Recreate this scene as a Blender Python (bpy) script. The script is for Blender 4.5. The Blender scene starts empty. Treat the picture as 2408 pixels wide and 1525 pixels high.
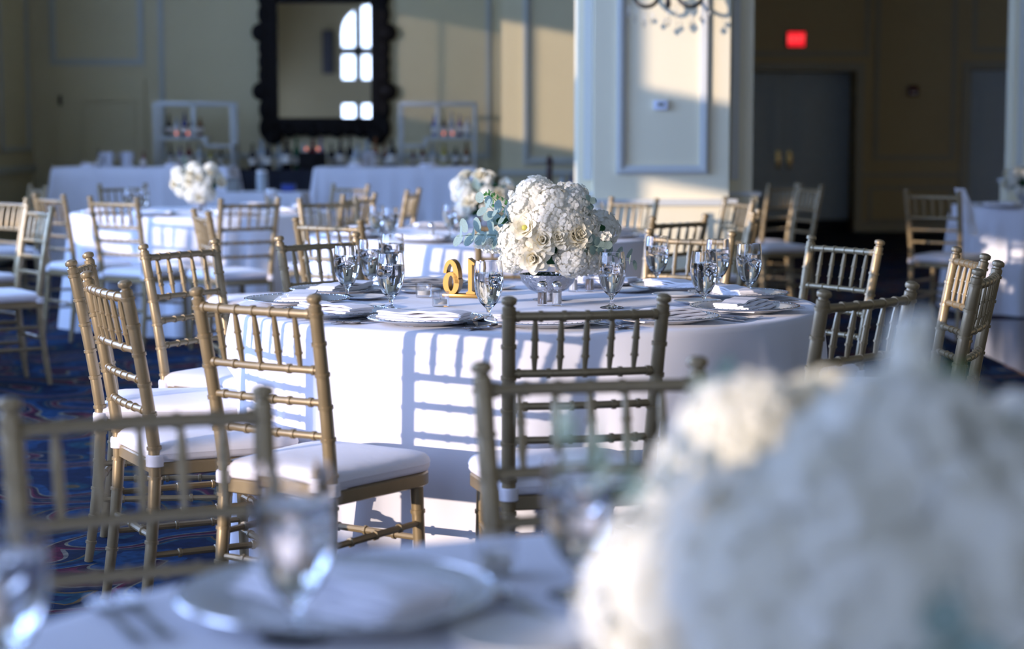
import bpy, bmesh, math, random
from math import sin, cos, pi, sqrt, radians
from mathutils import Vector, Matrix
C = bpy.context.scene.collection
sc = bpy.context.scene

# ------------------------------------------------------------------ camera
cd = bpy.data.cameras.new('camera'); cam = bpy.data.objects.new('camera', cd); C.objects.link(cam)
cam.location = (0, 0, 1.298); cam.rotation_euler = (pi/2 - 0.0999, 0, 0)
cd.sensor_width = 36; cd.lens = 4500/2408*36; cd.clip_start = 0.05; cd.clip_end = 200
cd.dof.use_dof = True; cd.dof.focus_distance = 5.6; cd.dof.aperture_fstop = 2.35
sc.camera = cam
# ------------------------------------------------------------------ exposure
sc.view_settings.view_transform = 'Standard'; sc.view_settings.look = 'None'
sc.view_settings.gamma = 1; sc.view_settings.use_curve_mapping = False
sc.view_settings.exposure = 0.0
sc.cycles.use_denoising = True
sc.cycles.max_bounces = 10; sc.cycles.diffuse_bounces = 4; sc.cycles.transmission_bounces = 10
sc.cycles.glossy_bounces = 4; sc.cycles.transparent_max_bounces = 12
sc.cycles.caustics_reflective = False; sc.cycles.caustics_refractive = False
sc.cycles.sample_clamp_indirect = 6
# ------------------------------------------------------------------ world
w = bpy.data.worlds.new('world'); sc.world = w; w.use_nodes = True
bg = w.node_tree.nodes['Background']; bg.inputs[0].default_value = (0.62, 0.78, 1.0, 1); bg.inputs[1].default_value = 1.6
# ------------------------------------------------------------------ sun
sd = bpy.data.lights.new('sun', 'SUN'); so = bpy.data.objects.new('sun', sd); C.objects.link(so)
sd.energy = 5.0; sd.angle = radians(0.6); sd.color = (1.0, 0.83, 0.70)
so.rotation_euler = Vector((-0.755, -0.655, 0.143)).to_track_quat('Z', 'Y').to_euler()
# ------------------------------------------------------------------ daylight in the windows
XL = -5.13; YR = -4.0; ZC = 5.2; XR = 8.0; YB = 20.6; YF = 25.2
# windows of the left wall: y0, y1, [(z0, z1) ...], arched top
WIN = [(-3.31, -2.50, [(1.0, 2.40)], False), (.07, 6.83, [(1.08, 2.20), (2.69, 4.1)], True),
       (7.50, 10.8, [(1.0, 2.20), (2.69, 4.1)], True), (12.15, 14.40, [(2.20, 3.35)], False), (15.5, 17.9, [(2.20, 3.35)], False)]
RWIN = [(-3.21, -1.6), (-0.6, 1.0), (2.4, 4.2)]     # rear wall windows x0, x1
def daylight(name, loc, rot, sx, sy, power, col):
    ld = bpy.data.lights.new(name, 'AREA'); ld.shape = 'RECTANGLE'; ld.size = sx; ld.size_y = sy
    ld.energy = power; ld.color = col
    o = bpy.data.objects.new(name, ld); C.objects.link(o); o.location = loc; o.rotation_euler = rot
    return o
SKY = (0.29, 0.49, 1.0); SKYR = (0.50, 0.63, 1.0); SKYN = (0.36, 0.51, 1.0)
for i, (y0, y1, zs, ar) in enumerate(WIN):
    for (z0, z1) in zs:
        daylight('daylight', (XL - 0.21, (y0+y1)/2, (z0+z1)/2), (0, -pi/2, 0), z1-z0, y1-y0, (y1-y0)*(z1-z0)*(19, 27, 66, 64, 64)[i], SKYN if i < 2 else SKY)
for x0, x1 in RWIN:
    daylight('daylight', ((x0+x1)/2, YR - 0.21, 3.4), (pi/2, 0, 0), x1-x0, 1.7, (x1-x0)*34, SKYR)
    daylight('daylight', ((x0+x1)/2, YR - 0.21, 1.45), (pi/2, 0, 0), x1-x0, 1.0, (x1-x0)*22, SKYR)

# ================================================================== materials
def mat(name, col, rough=0.6, metal=0.0, spec=0.5, sheen=0, coat=0, sub=0, noise=0, nscale=20, bump=0, bscale=60, emis=None, estr=0, trans=0, ior=1.45):
    m = bpy.data.materials.new(name); m.use_nodes = True
    nt = m.node_tree; b = nt.nodes['Principled BSDF']
    b.inputs['Base Color'].default_value = (*col, 1); b.inputs['Roughness'].default_value = rough
    b.inputs['Metallic'].default_value = metal; b.inputs['Specular IOR Level'].default_value = spec
    b.inputs['IOR'].default_value = ior; b.inputs['Transmission Weight'].default_value = trans
    if sheen: b.inputs['Sheen Weight'].default_value = sheen
    if coat: b.inputs['Coat Weight'].default_value = coat
    if emis: b.inputs['Emission Color'].default_value = (*emis, 1); b.inputs['Emission Strength'].default_value = estr
    if noise or bump:
        tc = nt.nodes.new('ShaderNodeTexCoord')
    if noise:
        n = nt.nodes.new('ShaderNodeTexNoise'); n.inputs['Scale'].default_value = nscale; n.inputs['Detail'].default_value = 4
        nt.links.new(tc.outputs['Object'], n.inputs['Vector'])
        mx = nt.nodes.new('ShaderNodeMixRGB'); mx.blend_type = 'MULTIPLY'; mx.inputs[0].default_value = noise
        mx.inputs[1].default_value = (*col, 1); nt.links.new(n.outputs['Color'], mx.inputs[2])
        r = nt.nodes.new('ShaderNodeValToRGB'); nt.links.new(n.outputs['Fac'], r.inputs[0])
        r.color_ramp.elements[0].position = .3; r.color_ramp.elements[0].color = (.45, .45, .45, 1); r.color_ramp.elements[1].position = .7
        nt.links.new(r.outputs[0], mx.inputs[2]); nt.links.new(mx.outputs[0], b.inputs['Base Color'])
    if bump:
        n2 = nt.nodes.new('ShaderNodeTexNoise'); n2.inputs['Scale'].default_value = bscale; n2.inputs['Detail'].default_value = 3
        nt.links.new(tc.outputs['Object'], n2.inputs['Vector'])
        bp = nt.nodes.new('ShaderNodeBump'); bp.inputs['Strength'].default_value = bump; bp.inputs['Distance'].default_value = 0.01
        nt.links.new(n2.outputs['Fac'], bp.inputs['Height']); nt.links.new(bp.outputs[0], b.inputs['Normal'])
    return m
def translucent_mat(name, col, tcol, fac=0.3, noise=0, nscale=30):
    m = bpy.data.materials.new(name); m.use_nodes = True; nt = m.node_tree
    out = nt.nodes['Material Output']; b = nt.nodes['Principled BSDF']
    b.inputs['Base Color'].default_value = (*col, 1); b.inputs['Roughness'].default_value = 0.7; b.inputs['Specular IOR Level'].default_value = .2
    t = nt.nodes.new('ShaderNodeBsdfTranslucent'); t.inputs[0].default_value = (*tcol, 1)
    mx = nt.nodes.new('ShaderNodeMixShader'); mx.inputs[0].default_value = fac
    nt.links.new(b.outputs[0], mx.inputs[1]); nt.links.new(t.outputs[0], mx.inputs[2]); nt.links.new(mx.outputs[0], out.inputs[0])
    if noise:
        tc = nt.nodes.new('ShaderNodeTexCoord'); n = nt.nodes.new('ShaderNodeTexNoise'); n.inputs['Scale'].default_value = nscale
        nt.links.new(tc.outputs['Object'], n.inputs['Vector'])
        r = nt.nodes.new('ShaderNodeValToRGB'); r.color_ramp.elements[0].position = .35; r.color_ramp.elements[1].position = .65
        r.color_ramp.elements[0].color = tuple(c*(1-noise) for c in col) + (1,); r.color_ramp.elements[1].color = (*col, 1)
        nt.links.new(n.outputs['Fac'], r.inputs[0]); nt.links.new(r.outputs[0], b.inputs['Base Color'])
    return m
def thin_glass(name, tint=(1, 1, 1), gloss=0.12, sun_dim=0.0):
    m = bpy.data.materials.new(name); m.use_nodes = True; nt = m.node_tree
    nt.nodes.remove(nt.nodes['Principled BSDF']); out = nt.nodes['Material Output']
    t = nt.nodes.new('ShaderNodeBsdfTransparent'); t.inputs[0].default_value = (*tint, 1)
    g = nt.nodes.new('ShaderNodeBsdfGlossy'); g.inputs['Roughness'].default_value = 0.03
    lw = nt.nodes.new('ShaderNodeLayerWeight'); lw.inputs[0].default_value = .5
    pw = nt.nodes.new('ShaderNodeMath'); pw.operation = 'POWER'; pw.inputs[1].default_value = 4; nt.links.new(lw.outputs['Facing'], pw.inputs[0])
    fr = nt.nodes.new('ShaderNodeMath'); fr.operation = 'MULTIPLY_ADD'; fr.inputs[1].default_value = .7; fr.inputs[2].default_value = .04; nt.links.new(pw.outputs[0], fr.inputs[0])
    mx = nt.nodes.new('ShaderNodeMixShader')
    if gloss > .12:
        a = nt.nodes.new('ShaderNodeMath'); a.operation = 'ADD'; a.inputs[1].default_value = gloss
        nt.links.new(fr.outputs[0], a.inputs[0]); nt.links.new(a.outputs[0], mx.inputs[0])
    else: nt.links.new(fr.outputs[0], mx.inputs[0])
    nt.links.new(t.outputs[0], mx.inputs[1]); nt.links.new(g.outputs[0], mx.inputs[2])
    last = mx
    if sun_dim:
        d = nt.nodes.new('ShaderNodeBsdfTranslucent'); d.inputs[0].default_value = (.9, .9, .9, 1)
        m2 = nt.nodes.new('ShaderNodeMixShader'); m2.inputs[0].default_value = sun_dim
        nt.links.new(mx.outputs[0], m2.inputs[1]); nt.links.new(d.outputs[0], m2.inputs[2]); last = m2
    nt.links.new(last.outputs[0], out.inputs[0])
    return m
def frosted_charger(name):
    m = thin_glass(name, (.93, .95, .96), .16); nt = m.node_tree
    out = nt.nodes['Material Output']; prev = out.inputs[0].links[0].from_socket
    d = nt.nodes.new('ShaderNodeBsdfPrincipled'); d.inputs['Base Color'].default_value = (.80, .80, .78, 1); d.inputs['Roughness'].default_value = .25
    mx = nt.nodes.new('ShaderNodeMixShader'); mx.inputs[0].default_value = .68
    nt.links.new(prev, mx.inputs[1]); nt.links.new(d.outputs[0], mx.inputs[2]); nt.links.new(mx.outputs[0], out.inputs[0])
    return m
def carpet_mat():
    m = bpy.data.materials.new('patterned_carpet'); m.use_nodes = True; nt = m.node_tree; b = nt.nodes['Principled BSDF']
    b.inputs['Roughness'].default_value = .95; b.inputs['Specular IOR Level'].default_value = .1
    N = nt.nodes.new; L = nt.links.new
    tc = N('ShaderNodeTexCoord'); n = N('ShaderNodeTexNoise'); n.inputs['Scale'].default_value = 1.6; n.inputs['Detail'].default_value = 1
    L(tc.outputs['Object'], n.inputs['Vector'])
    sub = N('ShaderNodeVectorMath'); sub.operation = 'SUBTRACT'; sub.inputs[1].default_value = (.5, .5, .5); L(n.outputs['Color'], sub.inputs[0])
    sca = N('ShaderNodeVectorMath'); sca.operation = 'SCALE'; sca.inputs['Scale'].default_value = 1.7; L(sub.outputs[0], sca.inputs[0])
    add = N('ShaderNodeVectorMath'); add.operation = 'ADD'; L(tc.outputs['Object'], add.inputs[0]); L(sca.outputs[0], add.inputs[1])
    v = N('ShaderNodeTexVoronoi'); v.inputs['Scale'].default_value = .85; v.feature = 'F1'; L(add.outputs[0], v.inputs['Vector'])
    ml = N('ShaderNodeMath'); ml.operation = 'MULTIPLY'; ml.inputs[1].default_value = 4.2; L(v.outputs['Distance'], ml.inputs[0])
    fr = N('ShaderNodeMath'); fr.operation = 'FRACT'; L(ml.outputs[0], fr.inputs[0])
    r = N('ShaderNodeValToRGB'); cr = r.color_ramp; cr.interpolation = 'CONSTANT'
    cols = [(0, (.006, .022, .085)), (.22, (.012, .07, .19)), (.46, (.30, .26, .17)), (.50, (.05, .008, .035)), (.60, (.17, .015, .05)), (.68, (.32, .27, .20)), (.72, (.006, .02, .07)), (.86, (.22, .13, .04)), (.90, (.012, .08, .13))]
    cr.elements[0].position = 0; cr.elements[0].color = (*[q*.52 for q in cols[0][1]], 1); cr.elements[1].position = cols[1][0]; cr.elements[1].color = (*[q*.52 for q in cols[1][1]], 1)
    cols = [(p, tuple(q*.52 for q in c)) for p, c in cols]
    for p, c in cols[2:]:
        e = cr.elements.new(p); e.color = (*c, 1)
    L(fr.outputs[0], r.inputs[0])
    n2 = N('ShaderNodeTexNoise'); n2.inputs['Scale'].default_value = 28; n2.inputs['Detail'].default_value = 5; L(tc.outputs['Object'], n2.inputs['Vector'])
    r2 = N('ShaderNodeValToRGB'); r2.color_ramp.elements[0].position = .4; r2.color_ramp.elements[0].color = (.35, .4, .5, 1); r2.color_ramp.elements[1].position = .62
    L(n2.outputs['Fac'], r2.inputs[0])
    mx = N('ShaderNodeMixRGB'); mx.blend_type = 'MULTIPLY'; mx.inputs[0].default_value = .8; L(r.outputs[0], mx.inputs[1]); L(r2.outputs[0], mx.inputs[2])
    L(mx.outputs[0], b.inputs['Base Color'])
    return m
M = {}
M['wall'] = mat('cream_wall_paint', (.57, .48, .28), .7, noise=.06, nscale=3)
M['pillar'] = mat('lit_cream_wall_paint', (.86, .77, .55), .6, noise=.05, nscale=3)  # wall paint lightened here: the pillar's stronger light is put into the colour
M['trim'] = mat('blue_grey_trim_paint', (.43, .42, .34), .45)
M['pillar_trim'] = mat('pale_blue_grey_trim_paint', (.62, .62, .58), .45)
M['door'] = mat('grey_blue_door_paint', (.52, .62, .70), .45)
M['ceiling'] = mat('ceiling_paint', (.45, .44, .40), .8)
M['carpet'] = carpet_mat()
M['parquet'] = mat('polished_parquet', (.10, .065, .05), .16, noise=.4, nscale=6)
M['dark'] = mat('dark_stained_wood', (.008, .006, .005), .6, spec=.15, bump=.4, bscale=40)
M['gold'] = mat('gold_painted_wood', (.335, .25, .135), .38, metal=.35, coat=.15, noise=.18, nscale=25)
M['cushion'] = mat('white_cushion_fabric', (.86, .82, .85), .85, sheen=.1, bump=.15, bscale=25)
M['cloth'] = mat('white_linen', (.83, .83, .90), .9, sheen=.1, spec=.2, bump=.05, bscale=8)
M['napkin'] = mat('white_napkin_cotton', (.90, .88, .92), .85, bump=.1, bscale=60)
M['black_cloth'] = mat('black_linen', (.012, .014, .022), .9)
M['silver'] = mat('polished_silver', (.72, .72, .74), .18, metal=1)
M['satin'] = mat('satin_silver_frame', (.42, .42, .39), .45, metal=.4)
M['hammered'] = mat('hammered_silver', (.66, .67, .70), .22, metal=1, bump=.9, bscale=70)
M['porcelain'] = mat('white_porcelain', (.86, .86, .86), .2)
M['charger'] = frosted_charger('pressed_glass_charger')
M['glass'] = mat('clear_glass', (1, 1, 1), .0, trans=1, ior=1.45)
M['water'] = mat('water', (1, 1, 1), .0, trans=1, ior=1.33)
M['ice'] = mat('ice', (1, 1, 1), .02, trans=1, ior=1.31)
M['pane'] = thin_glass('window_glass')
M['thin'] = thin_glass('thin_clear_glass', gloss=.15)
M['sun_dim'] = thin_glass('sun_dimming_glass', tint=(.95, .95, .95), sun_dim=.10)  # added diffusing layer in the pane, dims the sun patch on the projecting wall
M['sun_dim2'] = thin_glass('strong_sun_dimming_glass', tint=(.95, .95, .95), sun_dim=.55)  # stronger added layer, dims the sun patch on the back wall
M['mirror'] = mat('mirror_glass', (.80, .80, .76), .01, metal=1)
M['brass'] = mat('brass', (.70, .50, .18), .25, metal=1)
M['numgold'] = mat('gold_leaf_number', (.48, .28, .08), .3, metal=.7)
M['iron'] = mat('wrought_iron', (.015, .015, .015), .4, metal=.5)
M['petal'] = translucent_mat('ivory_rose_petal', (.94, .89, .74), (.95, .88, .68), .30)
M['hydr'] = translucent_mat('white_hydrangea_petal', (.94, .92, .84), (.95, .92, .80), .38)
M['core'] = translucent_mat('yellow_green_flower_centre', (.62, .60, .14), (.6, .6, .1), .2)
M['leaf'] = translucent_mat('dark_green_leaf', (.035, .11, .05), (.05, .2, .04), .2, noise=.4)
M['euc'] = translucent_mat('silver_green_leaf', (.36, .47, .43), (.3, .42, .3), .25, noise=.2)
M['sprig'] = translucent_mat('fresh_green_sprig', (.16, .36, .14), (.2, .45, .1), .3)
M['candle'] = mat('candle_wax', (.85, .8, .68), .5)
M['flame'] = mat('candle_flame', (1, .5, .2), .5, emis=(1.0, .22, .06), estr=2.2)
M['exit'] = mat('exit_sign_face', (.6, .02, .02), .5, emis=(1.0, .015, .03), estr=1.0)
M['exitlet'] = mat('exit_sign_letters', (.9, .1, .08), .5, emis=(1.0, .10, .10), estr=1.3)
M['plastic'] = mat('white_plastic', (.75, .77, .86), .35)
M['alarm'] = mat('dark_red_plastic', (.10, .012, .014), .4)
M['pepper'] = mat('ground_pepper', (.16, .11, .075), .9, noise=.8, nscale=400)
M['salt'] = mat('white_salt', (.88, .88, .88), .8)
M['walnut'] = mat('turned_walnut', (.05, .02, .012), .35)
M['board'] = mat('orange_wood', (.55, .30, .10), .5)
M['bluebin'] = mat('blue_plastic', (.01, .04, .25), .4)
M['greybox'] = mat('grey_plastic', (.22, .22, .20), .6)
M['speaker'] = mat('dark_grey_cloth', (.10, .10, .115), .8)
BOT = [mat('bottle_glass_' + n, c, .12) for n, c in (('black', (.008, .008, .01)), ('green', (.01, .10, .04)), ('amber', (.18, .06, .01)), ('clear', (.38, .42, .44)), ('blue', (.015, .03, .16)), ('red', (.13, .01, .015)), ('yellow', (.45, .36, .03)), ('violet', (.16, .12, .22)))]
LABELM = mat('paper_label', (.7, .66, .58), .7)

# ================================================================== helpers
def obj(name, bm, m, parent=None, smooth=True, kind=None):
    me = bpy.data.meshes.new(name); bmesh.ops.recalc_face_normals(bm, faces=bm.faces); bm.to_mesh(me); bm.free()
    me.materials.append(m)
    if smooth:
        for p in me.polygons: p.use_smooth = True
        try: me.set_sharp_from_angle(angle=radians(42))
        except Exception: pass
    o = bpy.data.objects.new(name, me); C.objects.link(o)
    if parent: o.parent = parent
    if kind: o['kind'] = kind
    return o
def thing(name, label, cat, loc=(0, 0, 0), rz=0, group=None):
    o = bpy.data.objects.new(name, None); C.objects.link(o); o.empty_display_size = .05
    o.location = loc; o.rotation_euler = (0, 0, rz); o['label'] = label; o['category'] = cat
    if group: o['group'] = group
    return o
def tag(o, label, cat, group=None):
    o['label'] = label; o['category'] = cat
    if group: o['group'] = group
    return o
def kids(o): return [c for c in bpy.data.objects if c.parent == o]
def make_proto(root):
    """remember a thing and its descendants so that copying stays quick"""
    return (root, [(c, [(g, []) for g in kids(c)]) for c in kids(root)])
def dup(proto, loc, rz, label, group=None, s=None):
    root, ch = proto
    r = root.copy(); C.objects.link(r); r.location = loc; r.rotation_euler = (0, 0, rz); r['label'] = label
    if group: r['group'] = group
    if s: r.scale = (s, s, s)
    for c, gs in ch:
        k = c.copy(); C.objects.link(k); k.parent = r
        for g, _ in gs:
            q = g.copy(); C.objects.link(q); q.parent = k
    return r
class Placer:
    """first placement moves the prototype itself, later ones copy it"""
    def __init__(s, root): s.p = make_proto(root); s.used = False
    def __call__(s, loc, rz, label, group=None, sc_=None):
        if not s.used:
            s.used = True; r = s.p[0]; r.location = loc; r.rotation_euler = (0, 0, rz); r['label'] = label
            if group: r['group'] = group
            if sc_: r.scale = (sc_,)*3
            return r
        o = dup(s.p, loc, rz, label, group, sc_)
        if not sc_: o.scale = (1, 1, 1)
        return o
def box(bm, x0, x1, y0, y1, z0, z1, bev=0):
    r = bmesh.ops.create_cube(bm, size=1)
    bmesh.ops.scale(bm, vec=(abs(x1-x0), abs(y1-y0), abs(z1-z0)), verts=r['verts'])
    bmesh.ops.translate(bm, vec=((x0+x1)/2, (y0+y1)/2, (z0+z1)/2), verts=r['verts'])
    if bev:
        es = list({e for v in r['verts'] for e in v.link_edges})
        bmesh.ops.bevel(bm, geom=es, offset=bev, segments=2, affect='EDGES', profile=.6)
    return bm
def nb(): return bmesh.new()
def tube(bm, pts, rad, n=10, cap=True):
    """sweep a circle along points; rad is one number or one per point"""
    pts = [Vector(p) for p in pts]
    if not isinstance(rad, (list, tuple)): rad = [rad]*len(pts)
    rings = []; ref = None
    for i, p in enumerate(pts):
        t = (pts[min(i+1, len(pts)-1)] - pts[max(i-1, 0)])
        if t.length < 1e-9: t = Vector((0, 0, 1))
        t.normalize()
        if ref is None: ref = Vector((1, 0, 0)) if abs(t.x) < .8 else Vector((0, 1, 0))
        u = (ref - t*ref.dot(t)).normalized(); v = t.cross(u); ref = u
        rings.append([bm.verts.new(p + (u*cos(2*pi*k/n) + v*sin(2*pi*k/n))*rad[i]) for k in range(n)])
    for a, b in zip(rings, rings[1:]):
        for k in range(n): bm.faces.new((a[k], a[(k+1) % n], b[(k+1) % n], b[k]))
    if cap:
        bm.faces.new(rings[0][::-1]); bm.faces.new(rings[-1])
    return bm
def lathe(bm, prof, n=24, cx=0, cy=0, cz=0):
    rings = []
    for r, z in prof:
        if r < 1e-6: rings.append([bm.verts.new((cx, cy, cz+z))])
        else: rings.append([bm.verts.new((cx + r*cos(2*pi*k/n), cy + r*sin(2*pi*k/n), cz+z)) for k in range(n)])
    for a, b in zip(rings, rings[1:]):
        for k in range(n):
            if len(a) == 1 and len(b) == 1: continue
            if len(a) == 1: bm.faces.new((a[0], b[k], b[(k+1) % n]))
            elif len(b) == 1: bm.faces.new((a[k], a[(k+1) % n], b[0]))
            else: bm.faces.new((a[k], a[(k+1) % n], b[(k+1) % n], b[k]))
    return bm
def prism(bm, poly, z0, z1, tf=None):
    """2-D polygon extruded; tf maps (x, y, z) to the final point"""
    tf = tf or (lambda x, y, z: (x, y, z))
    a = [bm.verts.new(tf(x, y, z0)) for x, y in poly]; b = [bm.verts.new(tf(x, y, z1)) for x, y in poly]
    n = len(poly); bm.faces.new(a[::-1]); bm.faces.new(b)
    for k in range(n): bm.faces.new((a[k], a[(k+1) % n], b[(k+1) % n], b[k]))
    return bm
def lerp(a, b, t): return a + (b-a)*t
def interp(x, xs, ys):
    if x <= xs[0]: return ys[0]
    for i in range(len(xs)-1):
        if x <= xs[i+1]:
            t = (x-xs[i])/(xs[i+1]-xs[i]); t = t*t*(3-2*t) if False else t
            return lerp(ys[i], ys[i+1], t)
    return ys[-1]

# ================================================================== setting
def flat_with_holes(name, outer, holes, thick, plane, at, m):
    """a wall slab: 2-D outline with openings, extruded; plane 'x' stands across x (normal x), 'y' has normal y"""
    cu = bpy.data.curves.new(name, 'CURVE'); cu.dimensions = '2D'; cu.fill_mode = 'BOTH'; cu.extrude = thick/2
    for poly in [outer] + holes:
        s = cu.splines.new('POLY'); s.points.add(len(poly)-1); s.use_cyclic_u = True
        for p, (a, b) in zip(s.points, poly): p.co = (a, b, 0, 1)
    tmp = bpy.data.objects.new('tmp', cu); C.objects.link(tmp)
    me = bpy.data.meshes.new_from_object(tmp.evaluated_get(bpy.context.evaluated_depsgraph_get()))
    bpy.data.objects.remove(tmp); bpy.data.curves.remove(cu)
    for v in me.vertices:
        a, b, c = v.co
        v.co = (at + c, a, b) if plane == 'x' else (a, at + c, b)
    me.materials.clear(); me.materials.append(m); me.name = name
    bm = bmesh.new(); bm.from_mesh(me); bmesh.ops.recalc_face_normals(bm, faces=bm.faces); bm.to_mesh(me); bm.free()
    o = bpy.data.objects.new(name, me); C.objects.link(o); o['kind'] = 'structure'
    return o
def opening(a0, a1, z0, z1, arch=False):
    if not arch: return [(a0, z0), (a1, z0), (a1, z1), (a0, z1)]
    rise = min(.7, (a1-a0)/2*.8); n = 16
    return [(a0, z0), (a1, z0)] + [((a0+a1)/2 + (a1-a0)/2*cos(pi*k/n), z1-rise + rise*sin(pi*k/n)) for k in range(n+1)]
T = .25
bm = nb(); box(bm, XL-T, XR+T, YR-T, YF+1, -.2, 0); obj('floor', bm, M['carpet'], smooth=False, kind='structure')
bm = nb(); box(bm, XL-T, XR+T, YR-T, YF+1, ZC, ZC+.2); obj('ceiling', bm, M['ceiling'], smooth=False, kind='structure')
holes = []
for y0, y1, zs, ar in WIN:
    for i, (z0, z1) in enumerate(zs): holes.append(opening(y0, y1, z0, z1, ar and i == 1))
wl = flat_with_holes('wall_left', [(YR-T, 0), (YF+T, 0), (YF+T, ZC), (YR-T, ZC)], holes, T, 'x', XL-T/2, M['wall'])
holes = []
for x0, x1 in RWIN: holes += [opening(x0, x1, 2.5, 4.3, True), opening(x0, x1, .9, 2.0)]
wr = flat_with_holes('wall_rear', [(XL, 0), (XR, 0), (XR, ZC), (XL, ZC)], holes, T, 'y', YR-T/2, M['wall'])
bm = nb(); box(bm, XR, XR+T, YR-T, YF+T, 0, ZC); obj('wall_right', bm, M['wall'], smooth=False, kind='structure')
bm = nb(); box(bm, XL, .05, YB, YB+T, 0, ZC); wb = obj('wall_back', bm, M['wall'], smooth=False, kind='structure')
XRET = 1.95; YP = 18.0
bm = nb(); box(bm, -.10, XRET, YP, YB+T+.1, 0, ZC); box(bm, XRET-.3, XRET, YB, YF+.1, 0, ZC); wp = obj('wall_projecting', bm, M['wall'], smooth=False, kind='structure')
DX0, DX1, DZ = 2.75, 4.50, 2.10            # double door opening in the far wall
SX0, SX1, SZ = 5.98, 6.95, 2.12            # single door
wf = flat_with_holes('wall_far', [(XRET-.1, 0), (DX0, 0), (DX0, DZ), (DX1, DZ), (DX1, 0), (SX0, 0), (SX0, SZ), (SX1, SZ), (SX1, 0), (XR, 0), (XR, ZC), (XRET-.1, ZC)], [], .5, 'y', YF+.25, M['wall'])
bm = nb(); box(bm, DX0-.3, SX1+.3, YF+.5, YF+.6, 0, 2.6); obj('door_light_block', bm, M['wall'], smooth=False, kind='structure')  # added slab, keeps world light from leaking through the door gaps
nwin = 0
def window_y(y0, y1, zs, arch, pane):
    """window unit in the left wall"""
    global nwin; nwin += 1
    fr = nb(); pn = nb()
    for i, (z0, z1) in enumerate(zs):
        a = arch and i == 1; rise = min(.7, (y1-y0)/2*.8) if a else 0
        xx = XL - .12; nm = max(1, round((y1-y0)/1.1))
        for k in range(1, nm):
            yy = y0 + (y1-y0)*k/nm; u = abs((yy-(y0+y1)/2)/((y1-y0)/2)); zt = z1-rise+rise*sqrt(max(0, 1-u*u))
            box(fr, xx-.02, xx+.02, yy-.009, yy+.009, z0, zt)
        box(fr, xx-.02, xx+.02, y0, y1, z0, z0+.035); box(fr, xx-.02, xx+.02, y0, y0+.03, z0, z1-rise); box(fr, xx-.02, xx+.02, y1-.03, y1, z0, z1-rise)
        if not a: box(fr, xx-.02, xx+.02, y0, y1, z1-.035, z1)
        else:
            box(fr, xx-.02, xx+.02, y0, y1, z1-rise-.015, z1-rise+.015)
            pts = [(xx, (y0+y1)/2+(y1-y0-.04)/2*cos(pi*k/20), z1-rise+(rise-.02)*sin(pi*k/20)) for k in range(21)]; tube(fr, pts, .02, 6)
        prism(pn, opening(y0, y1, z0, z1, a), xx-.002, xx+.002, lambda p, q, r: (r, p, q))
    w_ = obj('window_%d' % nwin, fr, M['trim'], smooth=False, kind='structure'); obj('pane', pn, pane, w_, smooth=False)
for i, (y0, y1, zs, ar) in enumerate(WIN): window_y(y0, y1, zs, ar, M['sun_dim'] if i == 3 else M['sun_dim2'] if i == 4 else M['pane'])
for x0, x1 in RWIN:
    nwin += 1; fr = nb(); pn = nb(); yy = YR - .12
    for (z0, z1, a) in ((.9, 2.0, False), (2.5, 4.3, True)):
        rise = min(.7, (x1-x0)/2*.8) if a else 0
        for k in (1, 2, 3):
            xx = x0+(x1-x0)*k/4; u = abs((xx-(x0+x1)/2)/((x1-x0)/2)); box(fr, xx-.09, xx+.09, yy-.02, yy+.02, z0, z1-rise+rise*sqrt(max(0, 1-u*u)))
        box(fr, x0, x1, yy-.02, yy+.02, z0, z0+.035); box(fr, x0, x0+.03, yy-.02, yy+.02, z0, z1-rise); box(fr, x1-.03, x1, yy-.02, yy+.02, z0, z1-rise)
        if a:
            box(fr, x0, x1, yy-.02, yy+.02, 3.09, 3.29)
            tube(fr, [((x0+x1)/2+(x1-x0-.04)/2*cos(pi*k/20), yy, z1-rise+(rise-.02)*sin(pi*k/20)) for k in range(21)], .02, 6)
        else: box(fr, x0, x1, yy-.02, yy+.02, z1-.035, z1)
        prism(pn, opening(x0, x1, z0, z1, a), yy-.002, yy+.002, lambda p, q, r: (p, r, q))
    w_ = obj('window_%d' % nwin, fr, M['trim'], smooth=False, kind='structure'); obj('pane', pn, M['pane'], w_, smooth=False)

def molding_y(bm, x0, x1, z0, z1, y, wd=.055, d=.03):
    """stepped rectangular panel moulding on a surface facing the camera"""
    for k, (o, ww, dd) in enumerate(((0, wd, d*.55), (wd*.25, wd*.35, d))):
        a0, a1, b0, b1 = x0+o, x1-o, z0+o, z1-o
        box(bm, a0, a1, y-dd, y+.002, b0, b0+ww); box(bm, a0, a1, y-dd, y+.002, b1-ww, b1)
        box(bm, a0, a0+ww, y-dd, y+.002, b0+ww, b1-ww); box(bm, a1-ww, a1, y-dd, y+.002, b0+ww, b1-ww)
def molding_x(bm, y0, y1, z0, z1, x, sgn, wd=.055, d=.03):
    for dd, ww in ((d*.55, wd), (d, wd*.35)):
        for q in ((y0, y1, z0, z0+ww), (y0, y1, z1-ww, z1), (y0, y0+ww, z0+ww, z1-ww), (y1-ww, y1, z0+ww, z1-ww)):
            box(bm, min(x, x+sgn*dd), max(x, x+sgn*dd), *q)
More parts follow.
